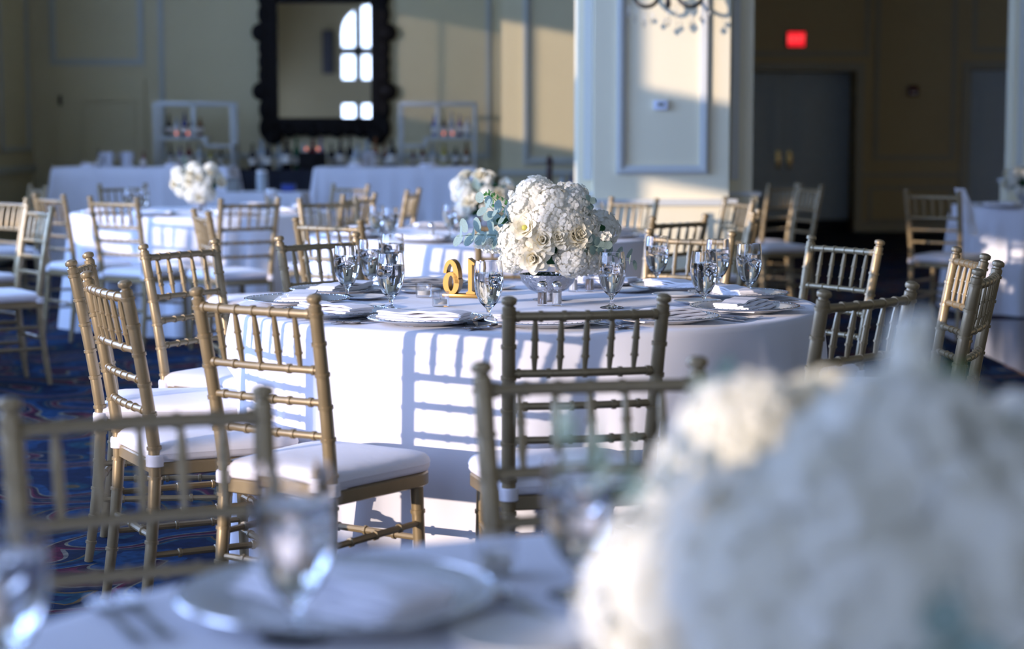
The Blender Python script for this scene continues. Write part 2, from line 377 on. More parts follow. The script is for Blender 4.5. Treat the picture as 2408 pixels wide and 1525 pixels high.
# back wall panels
bm = nb(); molding_y(bm, -4.93, -3.92, 2.01, 4.8, YB, .07); molding_y(bm, -3.77, -.22, 1.02, 4.8, YB, .06)
obj('panel_molding', bm, M['trim'], wb, smooth=False)
bm = nb(); molding_y(bm, -4.62, -4.02, .95, 1.66, YB-.03, .04); molding_y(bm, -4.62, -4.02, .15, .82, YB-.03, .04)
d1 = nb(); box(d1, -4.87, -3.92, YB-.03, YB+.01, 0, 1.86)
d1o = obj('door_1', d1, M['wall'], smooth=False, kind='structure'); obj('panel_molding', bm, M['wall'], d1o, smooth=False)
bm = nb(); tube(bm, [(-4.82, YB-.035, 1.68), (-4.82, YB-.06, 1.68), (-4.82, YB-.06, 1.60), (-4.82, YB-.035, 1.60)], .018, 8); obj('hinge', bm, M['iron'], d1o)
for nm_, (a, b) in (('baseboard_back', (XL, -.1)),):
    bm = nb(); box(bm, a, b, YB-.025, YB, 0, .16); box(bm, a, b, YB-.035, YB, .16, .18); obj(nm_, bm, M['trim'], smooth=False, kind='structure')
# projecting wall
bm = nb(); molding_y(bm, .10, 1.80, 1.0, 4.8, YP, .07, .04)
obj('panel_molding', bm, M['trim'], wp, smooth=False)
bm = nb(); box(bm, -.12, XRET, YP-.035, YP, .90, .955); box(bm, -.12, XRET, YP-.025, YP, 0, .17); obj('trim_1', bm, M['trim'], smooth=False, kind='structure')
# left wall dado and baseboard
bm = nb(); box(bm, XL, XL+.03, 19.0, YB, .88, .96); box(bm, XL, XL+.03, 13, YB, 0, .18); molding_x(bm, 19.3, 20.4, 1.1, 4.7, XL, 1); obj('trim_2', bm, M['trim'], smooth=False, kind='structure')
# far wall
bm = nb(); molding_y(bm, XRET+.1, DX1+.16, 2.29, 4.8, YF, .06); molding_y(bm, 4.74, 5.80, .94, 4.8, YF, .06); molding_y(bm, 4.68, 5.80, .12, .60, YF, .05); molding_y(bm, 6.0, 6.95, 2.34, 4.8, YF, .06)
molding_y(bm, 7.1, 7.9, .94, 4.8, YF, .06)
obj('panel_molding', bm, M['trim'], wf, smooth=False)
bm = nb()
for a, b in ((DX1+.10, SX0-.1), (SX1+.1, XR), (XRET, DX0-.1)):
    box(bm, a, b, YF-.03, YF, 0, .15); box(bm, a, b, YF-.04, YF, .72, .77)
obj('baseboard_far', bm, M['trim'], smooth=False, kind='structure')
bm = nb()
for x0, x1, z in ((DX0, DX1, DZ), (SX0, SX1, SZ)):
    for q in ((x0-.10, x0, 0, z+.10), (x1, x1+.10, 0, z+.10), (x0, x1, z, z+.10)):
        box(bm, q[0], q[1], YF-.035, YF+.02, q[2], q[3])
obj('trim_3', bm, M['trim'], smooth=False, kind='structure')
def door_leaf(name, x0, x1, z1, y, handle_x, kick):
    bm = nb(); box(bm, x0, x1, y, y+.05, .01, z1); 
    d = obj(name, bm, M['door'], smooth=False, kind='structure')
    bm = nb(); molding_y(bm, x0+.12, x1-.12, .90, z1-.13, y, .035, .025); molding_y(bm, x0+.19, x1-.19, .97, z1-.20, y, .02, .02); molding_y(bm, x0+.12, x1-.12, .22, .75, y, .035, .025)
    obj('panel_molding', bm, M['door'], d, smooth=False)
    if kick:
        bm = nb(); box(bm, x0, x1, y-.006, y, .01, .14); obj('kick_plate', bm, M['black_cloth'], d, smooth=False)
    if handle_x is not None:
        bm = nb(); box(bm, handle_x-.028, handle_x+.028, y-.008, y, .82, 1.06, .004); tube(bm, [(handle_x, y-.005, .88), (handle_x, y-.05, .885), (handle_x, y-.055, .94), (handle_x, y-.05, 1.0), (handle_x, y-.005, 1.005)], .013, 8)
        obj('door_handle', bm, M['brass'], d)
YD = YF + .42
mid = (DX0+DX1)/2
door_leaf('door_2', DX0+.005, mid-.004, DZ-.01, YD, mid-.075, True)
door_leaf('door_3', mid+.004, DX1-.005, DZ-.01, YD, mid+.075, True)
door_leaf('door_4', SX0+.005, SX1-.005, SZ-.01, YF+.10, SX1-.09, False)
# pillars
def pillar(name, x0, x1, y, D=.95, panel=True, z=ZC):
    """core with wings, projecting front pilaster, dado and base"""
    bm = nb()
    box(bm, x0-.09, x1+.17, y+.18, y+D, 0, z); box(bm, x0, x1, y, y+.2, 0, z)
    box(bm, x0-.03, x1+.03, y-.03, y+.2, 0, .845); box(bm, x0-.12, x1+.20, y+.15, y+D+.02, 0, .90)
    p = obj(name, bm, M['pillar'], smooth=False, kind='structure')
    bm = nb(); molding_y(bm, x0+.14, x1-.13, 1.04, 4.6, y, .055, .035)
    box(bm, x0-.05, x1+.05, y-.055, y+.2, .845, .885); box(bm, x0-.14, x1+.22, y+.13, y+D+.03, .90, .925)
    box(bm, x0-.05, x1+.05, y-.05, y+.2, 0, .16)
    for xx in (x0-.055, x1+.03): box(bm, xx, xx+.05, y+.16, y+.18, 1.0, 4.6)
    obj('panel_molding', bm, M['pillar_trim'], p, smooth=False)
    return p
PX0, PX1, PY = .51, 1.355, 12.0
pillar('pillar', PX0, PX1, PY)
pillar('pillar', 4.12, 5.0, 15.3, .4)
# dance floor
bm = nb(); box(bm, 2.75, 7.6, 5.5, 13.15, 0, .012); obj('dance_floor', bm, M['parquet'], smooth=False, kind='structure')

# wall devices
t = thing('exit_sign', 'glowing red exit sign high on the wall over the blue-grey double doors', 'sign', (3.70, YF, 2.42))
bm = nb(); box(bm, -.125, .125, -.05, 0, -.02, .19, .005); obj('housing', bm, M['alarm'], t, smooth=False)
bm = nb(); box(bm, -.112, .112, -.054, -.05, -.008, .178); obj('face', bm, M['exit'], t, smooth=False)
fc = bpy.data.curves.new('lettering', 'FONT'); fc.body = 'EXIT'; fc.size = .115; fc.align_x = 'CENTER'; fc.align_y = 'CENTER'; fc.extrude = .002; fc.materials.append(M['exitlet'])
fo = bpy.data.objects.new('lettering', fc); C.objects.link(fo); fm = bpy.data.meshes.new_from_object(fo.evaluated_get(bpy.context.evaluated_depsgraph_get())); bpy.data.objects.remove(fo)
fo = bpy.data.objects.new('lettering', fm); C.objects.link(fo); fo.parent = t; fo.location = (0, -.057, .085); fo.rotation_euler = (pi/2, 0, 0)
t = thing('fire_alarm', 'small dark red fire alarm box on the cream wall right of the double doors', 'alarm', (5.24, YF, 1.77))
bm = nb(); box(bm, -.07, .07, -.05, 0, 0, .14, .008); obj('body', bm, M['alarm'], t); bm = nb(); box(bm, -.045, .045, -.058, -.05, .03, .06, .002); obj('lever', bm, M['plastic'], t)
t = thing('thermostat', 'small white thermostat on the shaded front of the cream pillar', 'thermostat', (.925, PY, 1.437))
bm = nb(); box(bm, -.045, .045, -.028, 0, 0, .062, .008); obj('cover', bm, M['plastic'], t); bm = nb(); box(bm, -.02, .02, -.031, -.028, .025, .045, .001); obj('display', bm, M['greybox'], t)
t = thing('loudspeaker', 'dark grey loudspeaker on the rear wall, seen in the big mirror', 'loudspeaker', (-3.50, YR, 2.66))
bm = nb(); box(bm, -.13, .13, 0, .12, 0, 1.0, .01); obj('cabinet', bm, M['iron'], t); bm = nb(); box(bm, -.115, .115, .12, .128, .015, .985, .004); obj('grille', bm, M['speaker'], t)

# wall sconce with crystal drops
t = thing('wall_sconce', 'black wrought iron sconce with hanging crystal drops high on the cream pillar', 'wall lamp', (.955, PY, 2.015))
bm = nb(); lathe(bm, [(0, 0), (.05, 0), (.055, .012), (.03, .02), (0, .022)], 20); bmesh.ops.rotate(bm, verts=bm.verts, cent=(0, 0, 0), matrix=Matrix.Rotation(pi/2, 3, 'X')); bmesh.ops.translate(bm, vec=(0, 0, .22), verts=bm.verts); obj('backplate', bm, M['iron'], t)
bm = nb(); tube(bm, [(0, -.01, .22), (0, -.10, .2), (0, -.15, .12), (0, -.15, .06), (0, -.15, .03)], [.012, .012, .012, .02, .004], 10); obj('stem', bm, M['iron'], t)
for s in (-1, 1):
    pts = [(0, -.15, .12)]
    for k in range(13):
        a = pi*k/12; pts.append((s*(.135 - .075*cos(a)), -.15 - .05*sin(a), .12 - .075*sin(a)))
    pts += [(s*.215, -.15, .16), (s*.215, -.15, .20)]
    bm = nb(); tube(bm, pts, .0125, 8); ar = obj('arm', bm, M['iron'], t)
    bm = nb(); lathe(bm, [(.0, 0), (.035, .004), (.04, .012), (.018, .02), (.013, .03), (.013, .10), (0, .102)], 14, s*.215, -.15, .2); obj('candle_cup', bm, M['candle'], ar)
def crystal(t, x, y, z, r):
    bm = nb(); tube(bm, [(x, y, z + r*4.2), (x, y, z + r*1.4)], .0012, 5)
    lathe(bm, [(0, r*1.6), (r*.35, r*1.2), (r, r*.1), (r*.55, -r*.8), (0, -r*1.5)], 7, x, y, z); obj('crystal_drop', bm, M['glass'], t, smooth=False)
for (x, y, z, r) in ((-.20, -.16, -.03, .014), (-.15, -.19, -.055, .016), (-.10, -.17, -.04, .013), (0, -.15, -.04, .022), (.05, -.17, .0, .014), (.14, -.19, -.05, .016), (.20, -.16, -.02, .014), (-.24, -.15, .0, .012), (.25, -.15, .01, .012)): crystal(t, x, y, z, r)

# big mirror
MX0, MX1, MZ0, MZ1 = -2.50, -1.495, 1.445, 2.67
t = thing('wall_mirror', 'large mirror in a wide black carved scalloped frame above the bar', 'mirror', ((MX0+MX1)/2, YB-.012, MZ0), .016)
wx = (MX1-MX0)/2; hz = MZ1-MZ0
bm = nb(); box(bm, -wx, wx, -.045, -.03, 0, hz); obj('mirror_glass', bm, M['mirror'], t, smooth=False)
random.seed(4); bm = nb(); fw = .175
def scal(bm, x, z, rx, rz, d=.05):
    r = bmesh.ops.create_uvsphere(bm, u_segments=14, v_segments=8, radius=1); bmesh.ops.scale(bm, vec=(rx, d, rz), verts=r['verts']); bmesh.ops.translate(bm, vec=(x, -.055, z), verts=r['verts'])
for (a, b, c, d) in ((-wx-fw, -wx+.01, -fw-.01, hz+fw), (wx-.01, wx+fw, -fw-.01, hz+fw), (-wx, wx, -fw, .01), (-wx, wx, hz-.01, hz+fw)):
    box(bm, a, b, -.085, -.005, c, d, .02)
for s in (-1, 1):
    for k, z in enumerate((-.10, .10, .29, .46, .60, .75, .91, 1.10, 1.28)):
        big = k in (2, 6)
        scal(bm, s*(wx+fw*(.98 if big else .80)), z, .10 if big else .06, .10 if big else .11)
    scal(bm, s*(wx+.05), -.19, .11, .09); scal(bm, s*(wx+.09), hz+.19, .12, .1)
for k in range(9):
    x = lerp(-wx, wx, k/8); scal(bm, x, -.135, .075, .05 + .02*(k % 2)); scal(bm, x, hz+.15, .075, .06)
    scal(bm, x, -.05, .05, .022, .045); scal(bm, x, hz+.05, .05, .022, .045)
obj('carved_frame', bm, M['dark'], t)

# ================================================================== chair places
CH = [ # x, y, rz, label
 (-0.578, 4.649, -0.592, 'sunlit gold chair with full white seat showing, front left of the sharp middle table'),
 (0.160, 4.535, 0.210, 'shaded gold chair seen square from behind against the cloth, at the sharp middle table'),
 (-1.016, 5.119, -1.095, 'gold chair turned side on, first left of the large sunlit one at the middle table'),
 (-1.259, 5.906, -1.487, 'gold chair almost edge on, overlapped by the side-on chair, leftmost at the middle table'),
 (-1.098, 6.650, -2.118, 'gold chair with pale spindles beyond the edge-on pair, left side of the middle table'),
 (-0.673, 7.119, -2.341, 'gold chair with dark top rail behind the water glasses, far left of the middle table'),
 (0.650, 7.404, 2.509, 'gold chair with thin sunlit top rail behind the right water glasses'),
 (1.144, 6.908, 2.113, 'gold chair with half sunlit top rail at the right of the middle table'),
 (1.409, 6.189, 1.579, 'gold chair with sunlit spindles, rear one of the edge-on pair at the right'),
 (1.305, 5.538, 1.178, 'shaded gold chair, front one of the edge-on pair at the right'),
 (0.837, 4.803, 0.772, 'dark gold chair partly behind the blurred white flowers, right front of middle table'),
 (-0.521, 2.723, 3.525, 'blurred gold chair across the bottom left corner facing the nearest table'),
 (0.147, 3.120, 3.340, 'blurred gold chair in front of the square-on chair, facing the nearest table'),
 (-.776, 8.568, -.60, 'blurred gold chair with sunlit flat top rail at the second table, left'),
 (.03, 8.57, .05, 'blurred gold chair behind the gold table number at the second table'),
 (.72, 8.90, .78, 'dark green-looking gold chair right of the middle flowers at the second table'),
 (1.12, 9.38, 1.38, 'gold chair seen edge on with one sunlit post, right of the second table'),
 (.66, 11.22, 2.3, 'pink sunlit gold chair in front of the pillar, left one of two'),
 (1.26, 11.22, 1.9, 'sunlit gold chair in front of the pillar, right one of two'),
 (-1.04, 11.2, -2.55, 'dark gold chair left of the blurred water glasses at the second table'),
 (-1.46, 9.45, -1.22, 'narrow tan gold chair seen from the side between second and left tables'),
 (-1.02, 12.0, 1.1, 'sunlit gold chair with bright right post before the right bar'),
 (-.74, 12.95, 1.4, 'gold chair close behind the bright-post chair before the right bar'),
 (-1.25, 14.2, 2.40, 'faint dark gold chair against the left edge of the right bar'),
 (-2.830, 12.000, -0.850, 'blue-shaded gold chair against the left end of the left bar'),
 (-2.33, 11.45, -.55, 'blurred gold chair whose back stands over bright sunlit cloth, left table'),
 (-2.870, 14.300, -2.500, 'dim gold chair on the far side of the left flower table'),
 (-1.575, 11.25, .62, 'tan gold chair with sunlit right post right of the left flowers'),
 (-2.528, 9.959, 2.15, 'dim gold chair with white seat at the left, near the picture edge'),
 (-3.492, 13.83, 2.10, 'small dim gold chair behind the left edge chair'),
 (-3.02, 11.25, 2.4, 'gold chair cut by the left picture edge'),
 (1.98, 14.45, .85, 'dim gold chair with bright seat right of the pillar'),
 (2.12, 14.05, 1.85, 'dim gold chair before the blue-grey doors, facing the pillar'),
 (2.82, 12.72, -.62, 'gold chair with a white ribbon on its back at the right table'),
]
def pushed(x, y, z):
    """cloth gives way where a chair seat presses into it"""
    if z > .60: return x, y
    k = 1 if z < .50 else (.60-z)/.10
    for cx, cy, a, _ in CH:
        dx, dy = x-cx, y-cy
        if dx*dx+dy*dy > .36: continue
        lx = dx*cos(a)+dy*sin(a); ly = -dx*sin(a)+dy*cos(a)
        if -.05 < ly < .435:
            e = max(0, 1-max(0, abs(lx)-.20)/.09); e = e*e*(3-2*e)
            if e > 0:
                m = (.435-ly)*e*k; x += -sin(a)*m; y += cos(a)*m
    return x, y
# ================================================================== tablecloths
def fold(th, seed, k1):
    rnd = random.Random(seed); v = 0
    for f, a in ((k1, 1), (k1*1.7, .5), (k1*.53, .6)):
        v += a*sin(round(f)*th + rnd.uniform(0, 6.28))
    return v/1.6
def round_cloth(name, cx, cy, R, h, label, group, seed, folds=19, amp=.035, nth=288):
    bm = nb(); rings = []
    prof = [(R*.3, 0), (R*.6, 0), (R*.85, 0), (R-.03, 0), (R-.008, -.001), (R, -.006), (R+.004, -.018)]
    def ring(fn): return [bm.verts.new(fn(2*pi*k/nth)) for k in range(nth)]
    for r, z in prof: rings.append(ring(lambda t, r=r, z=z: (cx+r*cos(t), cy+r*sin(t), h+z)))
    nz = 14
    for i in range(1, nz+1):
        q = i/nz; z = lerp(h-.03, .006, q)
        def fn(t, q=q, z=z):
            f = fold(t, seed, folds); f = (abs(f)**.75)*(1 if f > 0 else -1)
            r = R + .008 + .05*q + amp*(q**.75)*f + .012*q*sin(3*t+seed)
            return (*pushed(cx+r*cos(t), cy+r*sin(t), z), z)
        rings.append(ring(fn))
    c = bm.verts.new((cx, cy, h))
    for k in range(nth): bm.faces.new((c, rings[0][k], rings[0][(k+1) % nth]))
    for a, b in zip(rings, rings[1:]):
        for k in range(nth): bm.faces.new((a[k], a[(k+1) % nth], b[(k+1) % nth], b[k]))
    o = obj(name, bm, M['cloth']); 
    # origin on the floor under the table
    o.data.transform(Matrix.Translation((-cx, -cy, 0))); o.location = (cx, cy, 0)
    return tag(o, label, 'tablecloth', group)
def rect_cloth(name, x0, x1, y0, y1, h, label, m, seed, flare=.07, amp=.022, cat='tablecloth'):
    cx, cy = (x0+x1)/2, (y0+y1)/2; hx, hy = (x1-x0)/2, (y1-y0)/2; per = []; r = .03; n = 60
    L = 2*(hx+hy)*2; cur = []
    def corner(sx, sy, a0): return [(sx*(hx-r)+r*cos(a0+pi/2*k/6), sy*(hy-r)+r*sin(a0+pi/2*k/6), cos(a0+pi/2*k/6), sin(a0+pi/2*k/6)) for k in range(7)]
    def seg(p, q, nn): return [(lerp(p[0], q[0], k/nn), lerp(p[1], q[1], k/nn), p[2], p[3]) for k in range(1, nn)]
    cs = [corner(1, 1, 0), corner(-1, 1, pi/2), corner(-1, -1, pi), corner(1, -1, 1.5*pi)]
    for i in range(4):
        per += cs[i]; p = cs[i][-1]; q = cs[(i+1) % 4][0]; per += seg(p, q, max(6, int(2*max(abs(p[0]-q[0]), abs(p[1]-q[1]))/.04/2)))
    bm = nb(); rings = []; s = 0; ss = []
    for i, p in enumerate(per):
        ss.append(s); q = per[(i+1) % len(per)]; s += math.hypot(q[0]-p[0], q[1]-p[1])
    for q in [0, .01, .03, .12, .25, .4, .55, .7, .85, 1]:
        z = lerp(h, .006, q); rg = []
        for (x, y, nx, ny), a in zip(per, ss):
            e = 0 if q < .02 else .004 + q*flare + amp*q**.7*fold(a/s*2*pi, seed, s/.21)
            if abs(nx) > .1 and abs(ny) > .1: e += .07*q
            rg.append(bm.verts.new((cx+x+nx*e, cy+y+ny*e, z)))
        rings.append(rg)
    n = len(per); bm.faces.new(rings[0])
    for a, b in zip(rings, rings[1:]):
        for k in range(n): bm.faces.new((a[k], a[(k+1) % n], b[(k+1) % n], b[k]))
    o = obj(name, bm, m); o.data.transform(Matrix.Translation((-cx, -cy, 0))); o.location = (cx, cy, 0)
    return tag(o, label, cat)
TH = .765
T1c = (.044, 5.986); T2c = (-.15, 10.0); T3c = (-2.1, 13.0); T4c = (.75, 15.6); T5c = (4.02, 14.15); T0c = (.30, 1.65); TLc = (-4.0, 9.7)
G = 'round tables under white cloths'
round_cloth('round_tablecloth', *T0c, .915, TH, 'white cloth of the table nearest the camera, under the big blurred flowers', G, 11, 15)
round_cloth('round_tablecloth', *T1c, .915, TH, 'white floor-length tablecloth of the sharp middle table with striped chair shadows', G, 5, 13, .044, 432)
round_cloth('round_tablecloth', *T2c, .915, TH, 'white tablecloth of the round table right behind the sharp middle table', G, 7, 21)
round_cloth('round_tablecloth', *T3c, .88, TH, 'white tablecloth of the round table before the left white bar', G, 9, 21)
round_cloth('round_tablecloth', *T4c, .80, TH, 'white tablecloth of the round table half hidden behind the cream pillar', G, 13, 21)
round_cloth('round_tablecloth', *T5c, .76, TH, 'blue-white tablecloth of the round table beside the single blue door', G, 17, 27, .03)
round_cloth('round_tablecloth', *TLc, .80, TH, 'white tablecloth at the very edge of the room', G, 19, 21)
bpy.data.objects['round_tablecloth.006']['label'] = 'white tablecloth of the round table at the left picture edge'
rect_cloth('bar_tablecloth', -4.37, -2.69, 18.2, 18.9, .968, 'tall white skirted bar in front of the left silver bottle shelf', M['cloth'], 3)
rect_cloth('bar_tablecloth', -1.88, -.34, 18.2, 18.9, .968, 'tall white skirted bar in front of the right silver bottle shelf', M['cloth'], 4, flare=.10)
rect_cloth('low_tablecloth', -2.82, -1.86, 17.0, 17.6, .765, 'low white clothed table standing in the gap between the two bars', M['cloth'], 6)
rect_cloth('black_tablecloth', -4.1, -.35, 19.45, 20.1, .92, 'black clothed back-bar table under the big mirror holding shelves and bottles', M['black_cloth'], 8, flare=.02)
rect_cloth('side_tablecloth', .02, 1.1, 16.9, 17.5, .78, 'dark clothed side table left of the pillar under the pepper mill', M['black_cloth'], 9, flare=.02)

# ================================================================== chair
def post_x(z): return interp(z, (0, .45, .92), (.180, .171, .187))
def post_y(z):
    if z < .45: t = z/.45; return -.045*(1-t)**1.6
    t = (z-.45)/.47; return -.078*t**1.25
def ringed(z, rings, base, up, wdt=.0035):
    r = base
    for q in rings:
        if abs(z-q) < wdt: r = base + up
    return r
def make_chair():
    t = thing('chiavari_chair', 'x', 'chair', group='gold bamboo style chairs')
    g = M['gold']
    RZ = (.06, .14, .225, .31, .395, .475, .565, .645, .725, .80, .872)
    for s in (-1, 1):
        zs = [0]; 
        for q in RZ: zs += [q-.012, q-.0045, q-.004, q, q+.004, q+.0045, q+.012]
        zs += [.885, .893]
        bm = nb(); pts = []; rr = []
        for z in zs:
            base = interp(z, (0, .1, .45, .85, .9), (.0125, .0155, .0172, .0165, .0165))
            near = min(abs(z-q) for q in RZ)
            r = base + (.0028 if near < .0042 else (-.0008 if near < .006 else 0))
            pts.append((s*post_x(z), post_y(z), z)); rr.append(r)
        for z, r in ((.896, .0125), (.901, .012), (.903, .0175), (.909, .019), (.915, .0175), (.919, .011), (.9205, .003)):
            pts.append((s*post_x(z), post_y(z), z)); rr.append(r)
        tube(bm, pts, rr, 12); obj('rear_leg', bm, g, t)
        # front leg
        bm = nb(); zs = [0, .02]
        for q in (.07, .2, .33): zs += [q-.005, q-.0045, q+.0045, q+.005]
        zs.append(.41)
        tube(bm, [(s*(.176-.012*z/.41), .352 - .012*z/.41 + .012, z) for z in zs], [interp(z, (0, .41), (.0125, .0175)) + (.003 if min(abs(z-q) for q in (.07, .2, .33)) < .0048 else 0) for z in zs], 12); obj('front_leg', bm, g, t)
    def rail(name, z, r, knots, bow=.012):
        x = post_x(z) - .006; bm = nb(); n = 28; pts = []; rr = []
        ts = sorted(set([i/n for i in range(n+1)] + [k+d for k in knots for d in (-.014, -.0135, 0, .0135, .014)]))
        for u in ts:
            pts.append((lerp(-x, x, u), post_y(z) - bow*4*u*(1-u), z)); rr.append(r + (.0028 if any(abs(u-k) < .0137 for k in knots) else 0))
        tube(bm, pts, rr, 10); obj(name, bm, g, t)
    rail('top_rail', .872, .0112, (.04, .19, .345, .5, .655, .81, .96))
    rail('middle_rail', .735, .0098, (.05, .25, .5, .75, .95))
    rail('lower_rail', .655, .0092, (.1, .28, .42, .58, .72, .9))
    rail('lower_rail', .572, .0092, (.1, .28, .42, .58, .72, .9))
    for k in range(5):
        u = (k+1)/6; bm = nb(); x0 = lerp(-post_x(.735), post_x(.735), u); x1 = lerp(-post_x(.872), post_x(.872), u)
        pts = []; rr = []
        for v, r in ((0, .0055), (.10, .0062), (.26, .0078), (.265, .0105), (.30, .0105), (.305, .0085), (.5, .0080), (.58, .0076), (.585, .0102), (.62, .0102), (.625, .0085), (.80, .0075), (1, .0048)):
            z = lerp(.738, .868, v); pts.append((lerp(x0, x1, v), post_y(z) - .012*4*u*(1-u), z)); rr.append(r)
        tube(bm, pts, rr, 8); obj('spindle', bm, g, t)
    # seat outline
    def outline(off, n=9):
        P = []; cs = ((.178, .372, .075, 0), (-.178, .372, .075, pi/2), (-.158, -.005, .02, pi), (.158, -.005, .02, 1.5*pi))
        for cx, cy, r, a0 in cs:
            sx = 1 if cx > 0 else -1; sy = 1 if cy > .1 else -1
            ccx = cx + sx*.025 - sx*r; ccy = cy + (.028 if sy > 0 else 0) - (r if sy > 0 else -r)
            for k in range(n): a = a0 + pi/2*k/(n-1); P.append((ccx+(r+off)*cos(a), ccy+(r+off)*sin(a) + (.018*(1-(ccx+(r)*cos(a))**2/.04) if sy > 0 else 0)))
        return P
    bm = nb(); rg = []
    for off, z in ((-.006, .400), (0, .404), (0, .432), (-.004, .436)):
        rg.append([bm.verts.new((x, y, z)) for x, y in outline(off)])
    n = len(rg[0])
    for a, b in zip(rg, rg[1:]):
        for k in range(n): bm.faces.new((a[k], a[(k+1) % n], b[(k+1) % n], b[k]))
    bm.faces.new(rg[0][::-1]); bm.faces.new(rg[-1]); obj('seat_frame', bm, g, t)
    bm = nb(); rg = []
    for off, z in ((-.012, .436), (-.002, .439), (.004, .448), (.003, .456), (.005, .459), (.002, .468), (-.006, .476), (.93, .481), (.85, .4845), (.74, .487), (.6, .489), (.4, .4905), (.15, .491)):
        O = outline(off) if off < .1 else [(x*off, .19+(y-.19)*off) for x, y in outline(-.006)]
        rg.append([bm.verts.new((x, y, z)) for x, y in O])
    for a, b in zip(rg, rg[1:]):
        for k in range(n): bm.faces.new((a[k], a[(k+1) % n], b[(k+1) % n], b[k]))
    bm.faces.new(rg[0][::-1]); bm.faces.new(rg[-1]); cu = obj('seat_cushion', bm, M['cushion'], t)
    for s in (-1, 1):
        bm = nb(); x = s*post_x(.44)
        tube(bm, [(x, 0, .425), (x, 0, .427), (x, 0, .436), (x, 0, .445), (x, 0, .455), (x, 0, .457)], [.021, .0235, .0232, .024, .0228, .020], 14)
        box(bm, x-.012 if s < 0 else x-.03, x+.03 if s < 0 else x+.012, .005, .05, .436, .452, .004); obj('tie_strap', bm, M['cushion'], cu)
    def stretcher(a, b):
        bm = nb(); pts = []; rr = []
        for u, r in ((0, .008), (.12, .0085), (.20, .0085), (.205, .0125), (.225, .0125), (.23, .0092), (.47, .0095), (.475, .013), (.495, .013), (.50, .0095), (.75, .0092), (.755, .0125), (.775, .0125), (.78, .0085), (1, .008)):
            pts.append(Vector(a).lerp(Vector(b), u)); rr.append(r)
        tube(bm, pts, rr, 8); obj('stretcher', bm, g, t)
    for s in (-1, 1):
        for zz in (.30, .19): stretcher((s*post_x(zz), post_y(zz), zz), (s*.170, .355, zz))
    stretcher((-.17, .355, .26), (.17, .355, .26)); stretcher((-.17, .355, .16), (.17, .355, .16)); stretcher((-post_x(.24), post_y(.24), .24), (post_x(.24), post_y(.24), .24))
    return t
chair = Placer(make_chair())
for x, y, a, lab in CH: chair((x, y, 0), a, lab)
bm = nb(); pts = []
for k in range(9):
    u = k/8; pts.append((lerp(2.97, 3.06, u), lerp(12.74, 12.70, u), lerp(.93, .62, u) + .03*sin(pi*u)))
for (a, b), q in zip(zip(pts, pts[1:]), range(8)):
    pass
vs = [[bm.verts.new((p[0]+dx, p[1]-.02+.012*sin(k*1.3)+dy, p[2])) for dx, dy in ((-.035, 0), (0, -.012), (.035, 0), (0, .006))] for k, p in enumerate(pts)]
for a, b in zip(vs, vs[1:]):
    for k in range(4): bm.faces.new((a[k], a[(k+1) % 4], b[(k+1) % 4], b[k]))
bm.faces.new(vs[0]); bm.faces.new(vs[-1][::-1])
tag(obj('ribbon', bm, M['napkin']), 'white ribbon tied over the back of the right table chair', 'ribbon')

# ================================================================== tableware
def make_goblet():
    t = thing('water_goblet', 'x', 'glass', group='stemmed water goblets')
    outer = [(0, 0), (.033, 0), (.0345, .0015), (.031, .004), (.012, .008), (.0058, .013), (.0050, .022), (.0062, .030), (.008, .034), (.012, .037), (.024, .050), (.034, .070), (.0395, .095), (.0405, .115), (.0385, .140), (.0360, .163)]
    inner = [(.0348, .1635), (.0372, .140), (.0391, .115), (.0381, .095), (.0327, .071), (.0228, .052), (.012, .042), (0, .040)]
    bm = nb(); lathe(bm, outer + inner, 28); obj('bowl', bm, M['glass'], t)
    wi = [(0, .0404), (.0117, .0424), (.0224, .0524), (.0323, .0714), (.0377, .095), (.0387, .115), (.0379, .130), (0, .130)]
    bm = nb(); lathe(bm, wi, 28); obj('water', bm, M['water'], t)
    rnd = random.Random(3)
    for k in range(2):
        bm = nb(); s = .0095; box(bm, -s, s, -s, s, -s, s, .002)
        m3 = Matrix.Rotation(rnd.uniform(0, 3), 4, 'X') @ Matrix.Rotation(rnd.uniform(0, 3), 4, 'Z')
        a = k*1.4; bmesh.ops.transform(bm, matrix=Matrix.Translation((.017*cos(a), .017*sin(a), .105 + .009*(k % 3) - .018*(k == 4))) @ m3, verts=bm.verts)
        obj('ice_cube', bm, M['ice'], t)
    return t
goblet = Placer(make_goblet())
def make_charger():
    t = thing('charger_plate', 'x', 'plate', group='pressed glass charger plates')
    prof = [(0, .004), (.10, .004), (.112, .006), (.135, .013), (.158, .016), (.163, .017), (.164, .019), (.160, .021), (.135, .017), (.112, .0095), (.10, .0075), (0, .0075)]
    bm = nb(); lathe(bm, prof, 56); box_ = None; obj('plate', bm, M['charger'], t)
    bm = nb(); tube(bm, [(.1625*cos(2*pi*k/56), .1625*sin(2*pi*k/56), .0195) for k in range(57)], .0022, 6, cap=False)
    for k in range(56): 
        a = 2*pi*k/56; r = bmesh.ops.create_icosphere(bm, subdivisions=1, radius=.003); bmesh.ops.translate(bm, vec=(.1565*cos(a), .1565*sin(a), .0195), verts=r['verts'])
    obj('beaded_rim', bm, M['silver'], t)
    bm = nb(); lathe(bm, [(.085, 0), (.09, 0), (.09, .005), (.085, .005), (.085, 0)], 40); obj('foot_ring', bm, M['thin'], t)
    return t
charger = Placer(make_charger())
